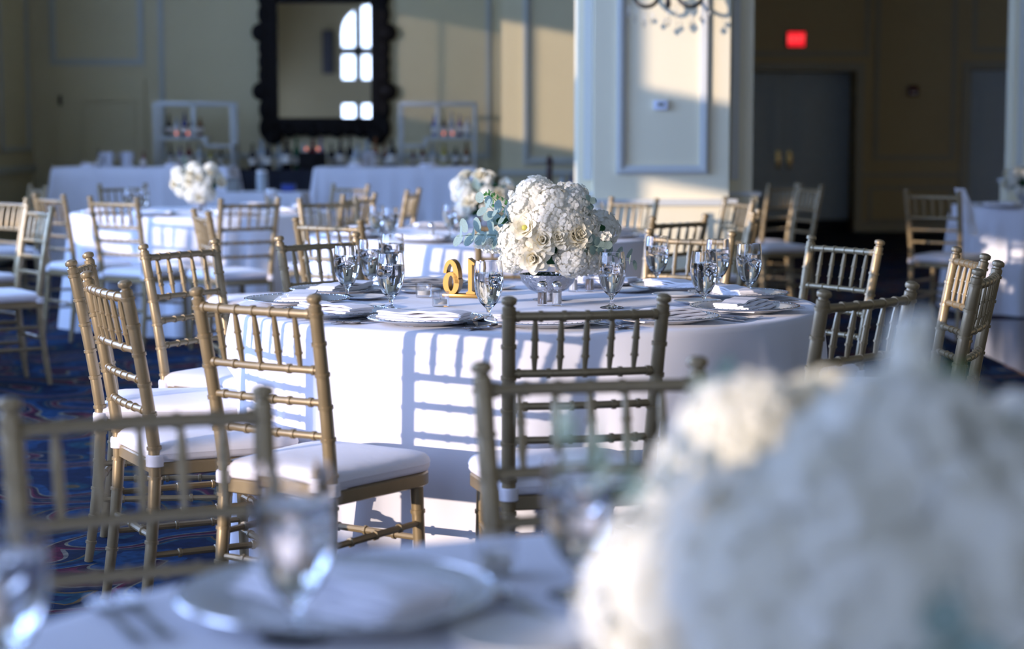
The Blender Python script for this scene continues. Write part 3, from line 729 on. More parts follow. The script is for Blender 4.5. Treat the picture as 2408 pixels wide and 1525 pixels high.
def make_napkin():
    bm = nb(); rnd = random.Random(2)
    W, D = .125, .055
    for L in range(4):
        z = .001 + L*.0065; ox = -.004*L; oy = .010*L - .012; dd = D - .006*L; nx = 18; rr = .003
        def sec(u): # closed cross-section of a folded layer along y with rounded front fold
            P = [(-dd, -rr), (-dd-rr*.9, 0), (-dd, rr), (0, rr*1.15), (dd, rr), (dd+.001, 0), (dd, -rr), (0, -rr)]
            return P
        rings = []
        for i in range(nx+1):
            u = i/nx; x = lerp(-W, W, u)+ox; wv = .0022*sin(u*7+L) + .0012*sin(u*17+L*2)
            rings.append([bm.verts.new((x + .004*sin(L*2+y*40), y+oy + .0015*sin(u*9+L), z + q + wv*(.5+L*.25) + rr)) for y, q in sec(u)])
        n = 8
        for a, b in zip(rings, rings[1:]):
            for k in range(n): bm.faces.new((a[k], a[(k+1) % n], b[(k+1) % n], b[k]))
        bm.faces.new(rings[0][::-1]); bm.faces.new(rings[-1])
    o = obj('folded_napkin', bm, M['napkin']); tag(o, 'x', 'napkin', 'folded white napkins on the chargers'); return o
napkin = Placer(make_napkin())
def make_fork():
    bm = nb()
    def T_(x, y, z): return (x, y, z + .003 + .010*max(0, (y-.06)/.05)*(1 - max(0, (y-.06)/.05))*1.4)
    prism(bm, [(-.0075, -.09), (-.005, -.094), (.005, -.094), (.0075, -.09), (.0055, -.05), (.003, 0), (.003, .03), (.011, .045), (.0115, .058), (-.0115, .058), (-.011, .045), (-.003, .03), (-.003, 0), (-.0055, -.05)], 0, .0022, T_)
    for k in range(4):
        x = -.0095 + k*.0063; prism(bm, [(x-.0016, .057), (x+.0016, .057), (x+.0014, .090), (x+.0004, .098), (x-.0004, .098), (x-.0014, .090)], 0, .0020, T_)
    o = obj('fork', bm, M['silver'], smooth=False); return tag(o, 'x', 'fork', 'silver forks')
def make_knife():
    bm = nb(); prism(bm, [(-.006, -.11), (.006, -.11), (.0075, -.10), (.006, -.01), (.0085, 0), (.010, .05), (.009, .095), (.002, .118), (-.005, .11), (-.006, .02), (-.0055, -.01), (-.0075, -.10)], .001, .0045)
    o = obj('knife', bm, M['silver'], smooth=False); return tag(o, 'x', 'knife', 'silver knives')
def make_spoon():
    bm = nb(); prism(bm, [(-.0075, -.09), (0, -.094), (.0075, -.09), (.003, 0), (.0028, .04), (-.0028, .04), (-.003, 0)], .001, .0035)
    lathe(bm, [(0, .0), (.010, .002), (.017, .006), (.018, .0075), (.010, .004), (0, .002)], 20, 0, 0, 0)
    vs = [v for v in bm.verts if abs(v.co.x) < .019 and abs(v.co.y) < .019 and v.index == -1]
    o = obj('spoon', bm, M['silver'], smooth=True)
    for v in o.data.vertices[14:]: v.co.y = v.co.y*1.5 + .062
    return tag(o, 'x', 'spoon', 'silver spoons')
fork, knife, spoon = Placer(make_fork()), Placer(make_knife()), Placer(make_spoon())
bm = nb(); lathe(bm, [(0, .002), (.045, .002), (.05, .004), (.074, .009), (.076, .0105), (.074, .012), (.05, .0065), (0, .005)], 36)
bread = Placer(tag(obj('bread_plate', bm, M['porcelain']), 'x', 'plate', 'small bread plates'))
bm = nb(); prism(bm, [(-.09, -.055), (.09, -.055), (.09, .055), (-.09, .055)], 0, .0012)
ZT = TH + .0008
PL = [ # chair index -> phrase
 (0, 'before the large sunlit chair'), (1, 'before the square-on shaded chair'), (2, 'before the side-on left chair'), (3, 'before the edge-on leftmost chair'),
 (4, 'before the pale-spindled left chair'), (5, 'before the dark-railed far chair'), (6, 'before the thin sunlit-railed far chair'), (7, 'before the half-sunlit right chair'),
 (8, 'before the rear chair of the edge-on right pair'), (9, 'before the front chair of the edge-on right pair'), (10, 'before the dark chair behind the big flowers')]
def setting(c, ang, ph, full=True):
    ux, uy = cos(ang), sin(ang); tx, ty = -uy, ux     # u: outward to the chair; seated guest's right is -t ... kept simple
    rz = ang + pi/2
    def P(r, s): return (c[0]+ux*r+tx*s, c[1]+uy*r+ty*s)
    x, y = P(.715, 0); charger((x, y, ZT), rz, ('pressed glass charger with beaded rim ' if full else 'glass charger ') + ph)
    rr = random.Random(int(ang*100)+7)
    napkin((x, y, ZT+.0085), rz + rr.uniform(-.12, .12), ('white folded napkin on the charger ' if full else 'folded napkin ') + ph)
    if full:
        for k, s in enumerate((-.185, -.215)):
            fx, fy = P(.73, s); fork((fx, fy, ZT), rz+pi, ('inner' if k == 0 else 'outer') + ' silver fork beside the charger ' + ph)
        fx, fy = P(.73, .19); knife((fx, fy, ZT), rz+pi, 'silver knife beside the charger ' + ph)
        fx, fy = P(.73, .218); spoon((fx, fy, ZT), rz+pi, 'silver spoon beside the charger ' + ph)
        fx, fy = P(.51, -.17); bread((fx, fy, ZT), rz, 'small white bread plate above the forks ' + ph)
for i, ph in PL:
    x, y, a, _ = CH[i]; y += {8: .12, 9: -.12, 7: .06, 2: .08}.get(i, 0); fx = x - sin(a)*.2; fy = y + cos(a)*.2
    setting(T1c, math.atan2(fy-T1c[1], fx-T1c[0]), ph)
GB = [(-.532, 6.147, 'frontmost goblet of the left pair, before the dark-railed chair'), (-.480, 6.49, 'rear goblet of the left pair, half hidden'), (-.428, 6.86, 'goblet seen above and behind the centre-left goblet'),
      (-.365, 5.744, 'centre-left goblet standing left of the gold number'), (-.066, 5.415, 'goblet standing left of the salt and pepper, nearest to us'), (.304, 5.814, 'goblet half behind the square-on chair, right of the shakers'),
      (.508, 6.70, 'far goblet right of the flowers under the sunlit rail'), (.588, 5.843, 'goblet at the right, before the pair of goblets'), (.700, 6.50, 'dark-looking goblet behind the two right goblets'), (.775, 6.24, 'rightmost goblet of the middle table')]
for x, y, ph in GB: goblet((x, y, ZT), x*9, 'water ' + ph, 'stemmed water goblets', 1.05)

# table number 16 (seen from behind)
t = thing('table_number', 'gold freestanding table number sixteen seen from behind, left of the flowers', 'table number', (-.160, 6.20, ZT), pi - .30)
bm = nb(); box(bm, -.062, .062, -.028, .028, 0, .012, .003); obj('base', bm, M['numgold'], t)
bm = nb(); prism(bm, [(-.048, .012), (-.018, .012), (-.018, .018), (-.025, .022), (-.025, .128), (-.046, .113), (-.046, .106), (-.038, .108), (-.038, .022), (-.048, .018)], -.02, .02, lambda x, y, z: (x, z, y)); obj('digit_one', bm, M['numgold'], t, smooth=False)
bm = nb()   # six: ring and tapering hooked stem
def ribbon2(bm, pts, wd, d, closed=False):
    n = len(pts); A = []; 
    for i, (x, y) in enumerate(pts):
        p = pts[(i-1) % n] if (closed or i > 0) else pts[i]; q = pts[(i+1) % n] if (closed or i < n-1) else pts[i]
        dx, dy = q[0]-p[0], q[1]-p[1]; L = math.hypot(dx, dy) or 1; nx, ny = -dy/L, dx/L; ww = wd[i] if isinstance(wd, list) else wd
        A.append([bm.verts.new((x+nx*ww*a, b, y+ny*ww*a)) for a, b in ((-1, -d), (1, -d), (1, d), (-1, d))])
    for i in range(n if closed else n-1):
        a, b = A[i], A[(i+1) % n]
        for k in range(4): bm.faces.new((a[k], a[(k+1) % 4], b[(k+1) % 4], b[k]))
    if not closed: bm.faces.new(A[0][::-1]); bm.faces.new(A[-1])
N_ = 32; cx6 = .034
ribbon2(bm, [(cx6+.0185*cos(2*pi*k/N_), .046+.031*sin(2*pi*k/N_)) for k in range(N_)], [.005+.004*abs(cos(2*pi*k/N_)) for k in range(N_)], .02, True)
st = [(cx6+.0195*cos(a)*1.0 + .002, .066+.050*sin(a)) for a in [pi*1.08 - k*pi*1.0/16 for k in range(17)]]
st = [(cx6-.020, .046)] + [(cx6-.0205 + .0*k, .052+.006*k) for k in range(3)] + st
ribbon2(bm, st, [.0075]*4 + [lerp(.009, .005, k/16) for k in range(17)], .02)
obj('digit_six', bm, M['numgold'], t)
# shakers
def make_shaker(fill, nm, label):
    t = thing(nm, label, 'shaker', group='salt and pepper shakers')
    bm = nb(); lathe(bm, [(0, 0), (.016, 0), (.0165, .002), (.0155, .008), (.015, .045), (.0145, .052), (.0132, .052), (.0135, .044), (.0140, .008), (.013, .005), (0, .004)], 16); obj('jar', bm, M['thin'], t)
    bm = nb(); lathe(bm, [(0, .005), (.0128, .0052), (.0137, .009), (.0130, .040), (0, .040)], 16); obj('contents', bm, fill, t)
    bm = nb(); lathe(bm, [(.0155, .050), (.0162, .051), (.0162, .062), (.0145, .070), (.009, .075), (0, .0765)], 16); obj('lid', bm, M['silver'], t)
    return t
pep = Placer(make_shaker(M['pepper'], 'pepper_shaker', 'x')); sal = Placer(make_shaker(M['salt'], 'salt_shaker', 'x'))
pep((.094, 5.90, ZT), 0, 'pepper shaker with chrome lid in front of the silver flower bowl'); sal((.139, 5.90, ZT), 0, 'salt shaker with chrome lid in front of the silver flower bowl')
sal((.206, 6.42, ZT), 0, 'salt shaker behind the right side of the silver flower bowl'); pep((.262, 6.43, ZT), 0, 'pepper shaker behind the right side of the silver flower bowl')
sal((-.41, 9.75, ZT), 0, 'salt shaker on the second table left of its flowers')
def make_votive():
    t = thing('votive_candle', 'x', 'candle', group='votive candles in small glasses')
    bm = nb(); lathe(bm, [(0, 0), (.024, 0), (.026, .003), (.027, .046), (.0245, .0465), (.0235, .008), (0, .007)], 20); obj('holder', bm, M['thin'], t)
    bm = nb(); lathe(bm, [(0, .0075), (.0205, .0075), (.0205, .022), (.005, .020), (0, .020)], 18); c_ = obj('candle', bm, M['candle'], t)
    bm = nb(); tube(bm, [(0, 0, .0195), (.001, 0, .027)], .0008, 5); obj('wick', bm, M['iron'], c_)
    return t
vot = Placer(make_votive())
for x, y, l in ((-.22, 5.872, 'small glass votive in front of the gold table number'), (-.287, 6.20, 'small glass votive behind and left of the gold number'), (-.36, 9.25, 'glass votive catching sun on the second table'), (.30, 10.3, 'glass votive right of the second table flowers'), (-1.95, 12.35, 'glass votive on the left flower table front edge'), (-.02, 2.28, 'blurred votive on the nearest table far rim')):
    vot((x, y, ZT), 0, l)

# settings on the other tables
for k in range(8):
    a = -2.75 + k*.785; setting(T2c, a, 'on the second table, place %s' % ('nearest the gold number', 'beside the number chair', 'facing us right of centre', 'by the green-looking chair', 'by the edge-on chair', 'toward the pillar', 'toward the right bar', 'toward the left flowers')[k], False)
for x, y, l in ((-.69, 9.75, 'left goblet of the blurred pair on the second table'), (-.60, 9.50, 'right goblet of the blurred pair on the second table'), (-.32, 9.9, 'goblet among the glassware left of the second table flowers'), (-.28, 10.35, 'goblet behind the salt shaker on the second table'), (.45, 10.25, 'goblet at the right rim of the second table')): goblet((x, y, ZT), x*7, 'water ' + l)
for k in range(6):
    a = -2.6 + k*.75; setting(T3c, a, 'on the left flower table, place %s' % ('by the blue-shaded chair', 'before the chair over sunlit cloth', 'before the tan chair', 'toward the second table', 'toward the right bar', 'toward the low table')[k], False)
for x, y, l in ((-2.55, 12.75, 'goblet with a glint left of the left table flowers'), (-2.48, 12.9, 'second goblet beside the glinting one on the left table'), (-1.6, 12.7, 'goblet right of the left table flowers')): goblet((x, y, ZT), x*7, 'water ' + l)
setting(T5c, -2.4, 'on the right table by the blue door', False)
# nearest table
charger((-.195, 2.105, ZT), .5, 'big blurred glass charger on the table nearest the camera', None, 1.1)
napkin((-.185, 2.11, ZT+.0085), -.75, 'blurred white napkin on the nearest charger')
goblet((-.230, 1.985, ZT), .3, 'large blurred water goblet in front of the nearest charger', None, 1.12)
goblet((.075, 2.17, ZT), 1.1, 'blurred water goblet beside the nearest flowers left edge')
goblet((-.485, 1.80, ZT), 2.0, 'blurred water goblet in the bottom left corner')
knife((-.015, 2.16, ZT), .45, 'blurred silver knife right of the nearest charger'); fork((-.405, 2.06, ZT), .45, 'blurred silver fork left of the nearest charger'); fork((-.43, 2.04, ZT), .45, 'blurred silver outer fork left of the nearest charger'); spoon((.01, 2.12, ZT), .45, 'blurred silver spoon right of the nearest charger')
bread((.01, 1.96, ZT), 0, 'blurred white bread plate left of the nearest flowers')

# ================================================================== flowers
def petal(bm, tf, w, h, cup, curl, n=5, m=5):
    g = []
    for i in range(n+1):
        v = i/n; row = []
        for j in range(m+1):
            u = 2*j/m - 1; wd = w*(sin(pi*min(1, .22+.62*v))**.8)
            x = u*wd; z = h*v*(1-.12*u*u*v); y = cup*(u*u)*wd + curl*(v**3)*h
            row.append(bm.verts.new(tf @ Vector((x, y, z))))
        g.append(row)
    for i in range(n):
        for j in range(m): bm.faces.new((g[i][j], g[i][j+1], g[i+1][j+1], g[i+1][j]))
def mesh_of(bm, name, mats):
    me = bpy.data.meshes.new(name); bm.to_mesh(me); bm.free()
    for m_ in mats: me.materials.append(m_)
    for p in me.polygons: p.use_smooth = True
    return me
def rose_mesh(open_=1.0, seed=0, name='rose'):
    rnd = random.Random(seed); bm = nb(); k = 0
    for L, (n, r, h, w, tilt) in enumerate(((3, .10, .62, .26, -.15), (4, .20, .66, .34, -.02), (5, .32, .70, .42, .18), (6, .46, .66, .48, .42), (7, .60, .60, .52, .75))):
        for i in range(n):
            a = 2*pi*i/n + L*.7 + rnd.uniform(-.1, .1); tl = tilt*open_ + rnd.uniform(-.06, .06)
            tf = Matrix.Rotation(a, 4, 'Z') @ Matrix.Translation((0, -r*.55, -.25 - .05*L)) @ Matrix.Rotation(tl, 4, 'X')
            petal(bm, tf, w, h*1.05, -.9 if False else .9, -.16 - .10*L*open_)
    return mesh_of(bm, name, [M['petal']])
def hyd_mesh(seed=1, n=90, name='hydrangea_bloom'):
    rnd = random.Random(seed); bm = nb()
    for i in range(n):
        z = 1 - 1.55*(i+.5)/n; r = sqrt(max(0, 1-z*z)); a = i*2.39996
        d = Vector((r*cos(a), r*sin(a), z)); d = (d + Vector((rnd.uniform(-.1, .1), rnd.uniform(-.1, .1), rnd.uniform(-.1, .1)))).normalized()
        q = d.to_track_quat('Z', 'Y').to_matrix().to_4x4() @ Matrix.Rotation(rnd.uniform(0, 3), 4, 'Z'); R = rnd.uniform(.82, 1.02)
        for k in range(4):
            tf = Matrix.Translation(d*R) @ q @ Matrix.Rotation(k*pi/2, 4, 'Z') @ Matrix.Rotation(1.15 + rnd.uniform(-.2, .25), 4, 'X')
            s = rnd.uniform(.17, .22); v = [bm.verts.new(tf @ Vector(p)) for p in ((0, 0, 0), (-s*.55, 0, s*.45), (-s*.42, -.03, s), (0, -.045, s*1.12), (s*.42, -.03, s), (s*.55, 0, s*.45), (0, .035, s*.55))]
            for f in ((0, 1, 6), (1, 2, 6), (2, 3, 6), (3, 4, 6), (4, 5, 6), (5, 0, 6)): bm.faces.new([v[x] for x in f])
    bmesh.ops.create_icosphere(bm, subdivisions=2, radius=.80)
    return mesh_of(bm, name, [M['hydr']])
def open_mesh():
    bm = nb()
    for L, (n, h, w, tl) in enumerate(((6, .85, .42, .95), (5, .62, .34, .6))):
        for i in range(n): petal(bm, Matrix.Rotation(2*pi*i/n+L*.5, 4, 'Z') @ Matrix.Translation((0, -.06, -.1)) @ Matrix.Rotation(tl, 4, 'X'), w, h, .5, -.12)
    me = mesh_of(bm, 'open_bloom', [M['petal'], M['core']])
    b2 = bmesh.new(); b2.from_mesh(me); n0 = len(b2.faces); bmesh.ops.create_uvsphere(b2, u_segments=10, v_segments=6, radius=.16, matrix=Matrix.Translation((0, 0, .05)))
    b2.faces.ensure_lookup_table()
    for f in b2.faces[n0:]: f.material_index = 1; f.smooth = True
    b2.to_mesh(me); b2.free(); return me
def sprig_mesh(kind):
    rnd = random.Random(8 + len(kind)); bm = nb()
    if kind == 'euc':
        tube(bm, [(0, 0, 0), (.03, .02, .5), (.10, .02, 1.0), (.2, 0, 1.45)], [.018, .014, .01, .006], 5)
        for i in range(13):
            v = .12 + i*.105; a = i*2.2; r = .19*(1.1 - .3*v/1.5)
            c = Vector((.03*v + .04*v*v, .01, v)); d = Vector((cos(a), sin(a), .35)).normalized()
            q = (d.cross(Vector((0, 0, 1)))).normalized(); nn = d.cross(q); ctr = c + d*(r+.03)
            vs = [bm.verts.new(ctr + (d*cos(2*pi*k/10) + q*sin(2*pi*k/10)*.9)*r + nn*(.04*r*cos(4*pi*k/10))) for k in range(10)]; cc = bm.verts.new(ctr + nn*.02)
            for k in range(10): bm.faces.new((cc, vs[k], vs[(k+1) % 10]))
        return mesh_of(bm, 'eucalyptus_sprig', [M['euc']])
    if kind == 'leaf':
        for i in range(3):
            petal(bm, Matrix.Rotation(i*2.1, 4, 'Z') @ Matrix.Rotation(.35 + .2*i, 4, 'X'), .26, 1.0, .35, -.3, 7, 4)
        return mesh_of(bm, 'dark_leaves', [M['leaf']])
    tube(bm, [(0, 0, 0), (.02, 0, .5), (.0, .03, 1.0)], [.02, .016, .01], 5)
    me = None
    for i in range(22):
        v = .35 + .032*i; a = i*2.4; rad = .17*(1.25-v); p = Vector((rad*cos(a), rad*sin(a), v)); d = Vector((cos(a), sin(a), .5)).normalized(); q = d.to_track_quat('Z', 'Y').to_matrix().to_4x4()
        if kind == 'stock':
            for k in range(4):
                tf = Matrix.Translation(p) @ q @ Matrix.Rotation(k*pi/2, 4, 'Z') @ Matrix.Rotation(.9, 4, 'X'); petal(bm, tf, .055, .12, .3, -.2, 2, 2)
        else:
            for k in range(3): petal(bm, Matrix.Translation(p) @ q @ Matrix.Rotation(k*2.1, 4, 'Z') @ Matrix.Rotation(.5, 4, 'X'), .03, .12, .2, -.1, 2, 2)
    return mesh_of(bm, 'white_stock' if kind == 'stock' else 'green_sprig', [M['hydr'] if kind == 'stock' else M['sprig']])
FM = {'r': rose_mesh(1, 1), 'R': rose_mesh(.7, 2, 'rose_bud'), 'h': hyd_mesh(1), 'H': hyd_mesh(5), 'o': open_mesh(), 'e': sprig_mesh('euc'), 'l': sprig_mesh('leaf'), 's': sprig_mesh('stock'), 'g': sprig_mesh('green')}
FN = {'r': 'rose', 'R': 'rose', 'h': 'hydrangea_bloom', 'H': 'hydrangea_bloom', 'o': 'open_bloom', 'e': 'eucalyptus_sprig', 'l': 'dark_leaves', 's': 'white_stock', 'g': 'green_sprig'}
MAIN = [ # dx, dz on the front of the dome (units of its half width), size in metres, kind
 (-.22, .80, .068, 'h'), (.18, .86, .050, 's'), (.05, .62, .070, 'H'), (.40, .62, .062, 'h'), (-.42, .55, .062, 'H'), (.28, .35, .060, 'h'), (-.08, .34, .060, 'H'),
 (-.36, .20, .056, 'o'), (-.10, .02, .056, 'r'), (.44, .10, .058, 'r'), (-.60, .02, .056, 'h'), (-.24, -.28, .056, 'r'), (.12, .06, .045, 'R'), (.24, -.15, .055, 's'),
 (-.54, -.22, .054, 'H'), (-.66, -.42, .042, 'h'), (.12, -.38, .042, 's'), (.42, -.36, .062, 'h'), (.60, -.12, .060, 'e'), (.74, -.02, .07, 's'), (.62, .25, .050, 'h'), (.76, .15, .06, 'l'),
 (.72, -.38, .055, 'H'), (-.74, .30, .075, 'e'), (-.86, .02, .09, 'e'), (-.80, .55, .075, 'g'), (-.92, -.15, .07, 's'), (-.55, .42, .07, 'l'), (.02, -.15, .05, 'l'), (.9, -.15, .05, 'g'), (.55, .45, .05, 'e'), (.92, -.3, .07, 'e')]
def arrangement(loc, R, label, seed, lay=MAIN, vessel='bowl', rz=0, spin=0, grp='white flower centrepieces', flat=1.0):
    t = thing('flower_arrangement', label, 'flowers', loc, rz, grp); rnd = random.Random(seed); s = R/.225
    if vessel == 'bowl':
        bm = nb(); lathe(bm, [(0, 0), (.045*s, 0), (.05*s, .003), (.028*s, .010), (.020*s, .016), (.030*s, .022), (.062*s, .036), (.083*s, .058), (.092*s, .082), (.093*s, .085), (.090*s, .085), (.079*s, .058), (.058*s, .039), (0, .028)], 40); obj('silver_bowl', bm, M['hammered'], t); zc = .082
    else:
        bm = nb(); lathe(bm, [(0, 0), (.045*s, 0), (.05*s, .01), (.045*s, .10*s), (.04*s, .10*s), (.043*s, .01), (0, .008)], 24); obj('glass_vase', bm, M['thin'], t)
        bm = nb(); lathe(bm, [(0, .012), (.04*s, .012), (.037*s, .09*s), (0, .09*s)], 16); obj('stems', bm, M['leaf'], t); zc = .09*s
    # leafy core hides the middle
    bm = nb(); bmesh.ops.create_icosphere(bm, subdivisions=3, radius=1)
    for v in bm.verts: v.co = Vector((v.co.x*R*.62, v.co.y*R*.62, max(-.35, v.co.z)*R*.62*flat + zc + R*.42*flat)) * (1) + Vector((rnd.uniform(-.004, .004),)*3)
    obj('moss_core', bm, M['leaf'], t)
    def put(d, sz, k):
        o = bpy.data.objects.new(FN[k], FM[k]); C.objects.link(o); o.parent = t
        rad = R*(.95 if k in 'rRo' else .78) if k in 'rRhHo' else R*.60
        c = Vector((d.x*rad, d.y*rad, zc + R*.54*flat + d.z*rad*flat))
        if k in 'rRhHo': c.z = max(c.z, sz*s*1.12 + .006)
        elif c.z < .12: d = Vector((d.x, d.y, max(d.z, .2))).normalized(); c.z = max(c.z, .06)
        o.location = c; q = (d + Vector((0, 0, .15))).normalized().to_track_quat('Z', 'Y'); o.rotation_euler = (q.to_matrix() @ Matrix.Rotation(rnd.uniform(0, 6), 3, 'Z')).to_euler()
        sz *= s; o.scale = (sz,)*3 if k in 'rRhHo' else (sz*(1.3 if k == 'l' else 1.6),)*3
    for dx, dz, sz, k in lay:
        dz = dz*.92; yy = 1 - dx*dx - dz*dz; d = Vector((dx, -sqrt(max(.02, yy)), dz)).normalized(); d = Matrix.Rotation(spin, 3, 'Z') @ d
        put(d, sz, k)
    for i in range(15):      # far side
        a = rnd.uniform(.15, pi-.15); z = rnd.uniform(-.35, .8); d = Vector((cos(a)*sqrt(1-z*z), sin(a)*sqrt(1-z*z), z)); put(Matrix.Rotation(spin, 3, 'Z') @ d, rnd.uniform(.045, .065), rnd.choice('hHrRse'))
    return t
def rlay(seed, mix):
    rnd = random.Random(seed); L = []
    for i in range(24):
        a = i*2.39996; r = sqrt((i+.5)/24)*.97; L.append((r*cos(a), r*sin(a)*.95 if r*sin(a) > -.55 else -.5, rnd.uniform(.046, .068), rnd.choice(mix)))
    return L
arrangement((.115, 6.08, ZT), .222, 'sharp ivory rose and hydrangea centrepiece in a hammered silver bowl, middle table', 1)
arrangement((-.16, 10.15, ZT), .185, 'blurred white centrepiece on the second table left of the middle flowers', 2, rlay(3, 'hHrrsel'))
arrangement((-2.13, 13.0, ZT), .19, 'blurred white centrepiece on the left table before the left bar', 3, rlay(4, 'HhhrRel'))
arrangement((3.78, 14.1, ZT), .17, 'blurred white centrepiece on the right table beside the blue door', 4, rlay(5, 'hHllse'))
FG = [(-.02, .985, .07, 's'), (-.06, .93, .05, 'R'), (.12, .97, .05, 'g'), (-.80, -.55, .075, 'h'), (-.88, -.1, .072, 'H'), (-.62, .15, .078, 'h'), (-.70, -.75, .07, 'H'), (-.45, -.35, .078, 'h'), (-.35, .50, .07, 'H'), (-.08, .80, .075, 'h'), (.02, .95, .05, 'h'), (-.25, .15, .074, 'H'),
      (-.1, -.70, .06, 'r'), (-.15, -.2, .07, 'h'), (.15, .45, .072, 'H'), (.2, .12, .07, 'h'), (.12, -.5, .07, 'l'), (.3, -.42, .07, 'l'), (.42, .60, .068, 'H'), (.55, .25, .07, 'h'), (.45, -.12, .07, 'H'), (.25, .80, .045, 'g'), (.10, .22, .05, 'l'),
      (.75, -.1, .07, 'h'), (.7, -.6, .06, 'l'), (.5, -.7, .07, 'h'), (.85, .3, .06, 'e'), (-.05, -.05, .06, 'e'), (.6, .0, .06, 'e'), (-.5, -.9, .07, 'h'), (.3, -.9, .06, 'r'), (0, -.92, .06, 'e')]
arrangement((.322, 1.62, ZT), .262, 'huge blurred white flower centrepiece filling the lower right corner', 6, FG, flat=.62)

# ================================================================== bar furniture
def shelf_unit(x0, x1, flip, label):
    t = thing('bar_shelf', label, 'shelf', ((x0+x1)/2, 19.8, .92)); h = .68; w_ = (x1-x0)/2; d = .15; s = -1 if flip else 1
    for sx in (-1, 1):
        for sy in (-1, 1):
            bm = nb(); box(bm, sx*w_-.017, sx*w_+.017, sy*d-.018, sy*d+.018, 0, h, .004); obj('post', bm, M['satin'], t)
    bm = nb(); box(bm, -w_, w_, -d-.018, -d+.018, h-.03, h+.01, .004); box(bm, -w_, w_, d-.018, d+.018, h-.03, h+.01, .004); obj('top_rail', bm, M['satin'], t)
    bm = nb(); box(bm, -.02, .02, -d-.018, -d+.018, .32, h, .004); obj('post', bm, M['satin'], t)
    bm = nb(); box(bm, min(-s*w_, s*.12), max(-s*w_, s*.12), -d, d, .305, .335, .003); obj('shelf_board', bm, M['satin'], t)
    bm = nb(); box(bm, min(s*w_, s*.12), max(s*w_, s*.12), -d, d, .225, .255, .003); obj('shelf_board', bm, M['satin'], t)
    bm = nb(); box(bm, s*.12-.02, s*.12+.02, -d-.018, -d+.018, .24, .33, .003); obj('post', bm, M['satin'], t)
    bm = nb(); box(bm, -w_, w_, -d, d, .02, .04, .003); obj('shelf_board', bm, M['satin'], t)
    return t
shelf_unit(-3.64, -2.86, False, 'silver open bottle shelf on the back bar left of the mirror')
shelf_unit(-1.14, -.38, True, 'silver open bottle shelf on the back bar right of the mirror')
def bottle_mesh(h, r):
    bm = nb(); lathe(bm, [(0, 0), (r, 0), (r, h*.55), (r*.85, h*.64), (r*.36, h*.74), (r*.33, h*.95), (r*.40, h*.955), (r*.40, h), (0, h)], 14)
    me = bpy.data.meshes.new('bottle'); bmesh.ops.recalc_face_normals(bm, faces=bm.faces); bm.to_mesh(me); bm.free()
    for p in me.polygons: p.use_smooth = True
    return me
BM = [bottle_mesh(.28, .037), bottle_mesh(.24, .042), bottle_mesh(.31, .036)]
BN = ('black', 'green', 'amber', 'clear', 'blue', 'red', 'yellow', 'violet')
WHERE_N = {}
def bottle(x, y, z, col, k, where, grp='liquor bottles of the bar', s=1):
    t = thing('bottle', '%s bottle %s' % (BN[col], where), 'bottle', (x, y, z), 0, grp)
    me = BM[k].copy(); me.materials.append(BOT[col]); o = bpy.data.objects.new('body', me); C.objects.link(o); o.parent = t; o.scale = (s,)*3
    r = (.037, .042, .036)[k]*s+.0008; bm = nb(); lathe(bm, [(r, .05*s), (r, .12*s)], 14); obj('label', bm, LABELM, t)
rnd = random.Random(21)
for i, (x, c) in enumerate(((-3.53, 0), (-3.45, 3), (-3.37, 4), (-3.29, 0), (-3.21, 2))): bottle(x, 19.8, .92+.336, c, i % 3, ('at the left end of', 'second from left on', 'in the middle of', 'fourth from left on', 'at the right end of')[i] + ' the left shelf upper board', s=.8)
for i, (x, c) in enumerate(((-3.52, 0), (-3.42, 7), (-3.33, 5), (-3.22, 3), (-3.11, 6), (-3.0, 0))): bottle(x, 19.8, .92+.041, c, i % 3, ('leftmost', 'second from left', 'third from left', 'fourth from left', 'fifth from left', 'rightmost')[i] + ' on the left shelf lowest board', s=.78 if x < -3.16 else .6)
for i, (x, c) in enumerate(((-.80, 4), (-.70, 0), (-.62, 3), (-.54, 7), (-.46, 3))): bottle(x, 19.8, .92+.336, c, i % 3, ('leftmost', 'second from left', 'third from left', 'fourth from left', 'rightmost')[i] + ' on the right shelf upper board', s=.8)
for i, (x, c) in enumerate(((-1.02, 5), (-.92, 5), (-.82, 3), (-.70, 6), (-.58, 0), (-.47, 2))): bottle(x, 19.8, .92+.041, c, i % 3, ('leftmost', 'second from left', 'third from left', 'fourth from left', 'fifth from left', 'rightmost')[i] + ' on the right shelf lowest board', s=.78 if x > -.95 else .6)
for i, (x, c) in enumerate(((-2.66, 0), (-2.58, 3), (-2.50, 0), (-2.40, 3), (-2.31, 0), (-2.22, 1), (-2.14, 3), (-2.05, 5), (-1.96, 7), (-1.86, 0), (-1.76, 0), (-1.67, 0), (-1.58, 3), (-1.49, 3), (-1.40, 2), (-1.31, 2), (-1.23, 0))):
    bottle(x, 19.7 + .1*(i % 2), .921, c, i % 3, ('%s the big mirror' % ('under the left corner of' if x < -2.3 else 'under the middle of' if x < -1.7 else 'under the right corner of')) + (', front row' if i % 2 == 0 else ', rear row') + ', %s from left' % ('first', 'second', 'third', 'fourth', 'fifth', 'sixth', 'seventh', 'eighth', 'ninth', 'tenth', 'eleventh', 'twelfth', 'thirteenth', 'fourteenth', 'fifteenth', 'sixteenth', 'seventeenth')[i], s=(.95, 1.25, 1.05)[i % 3])
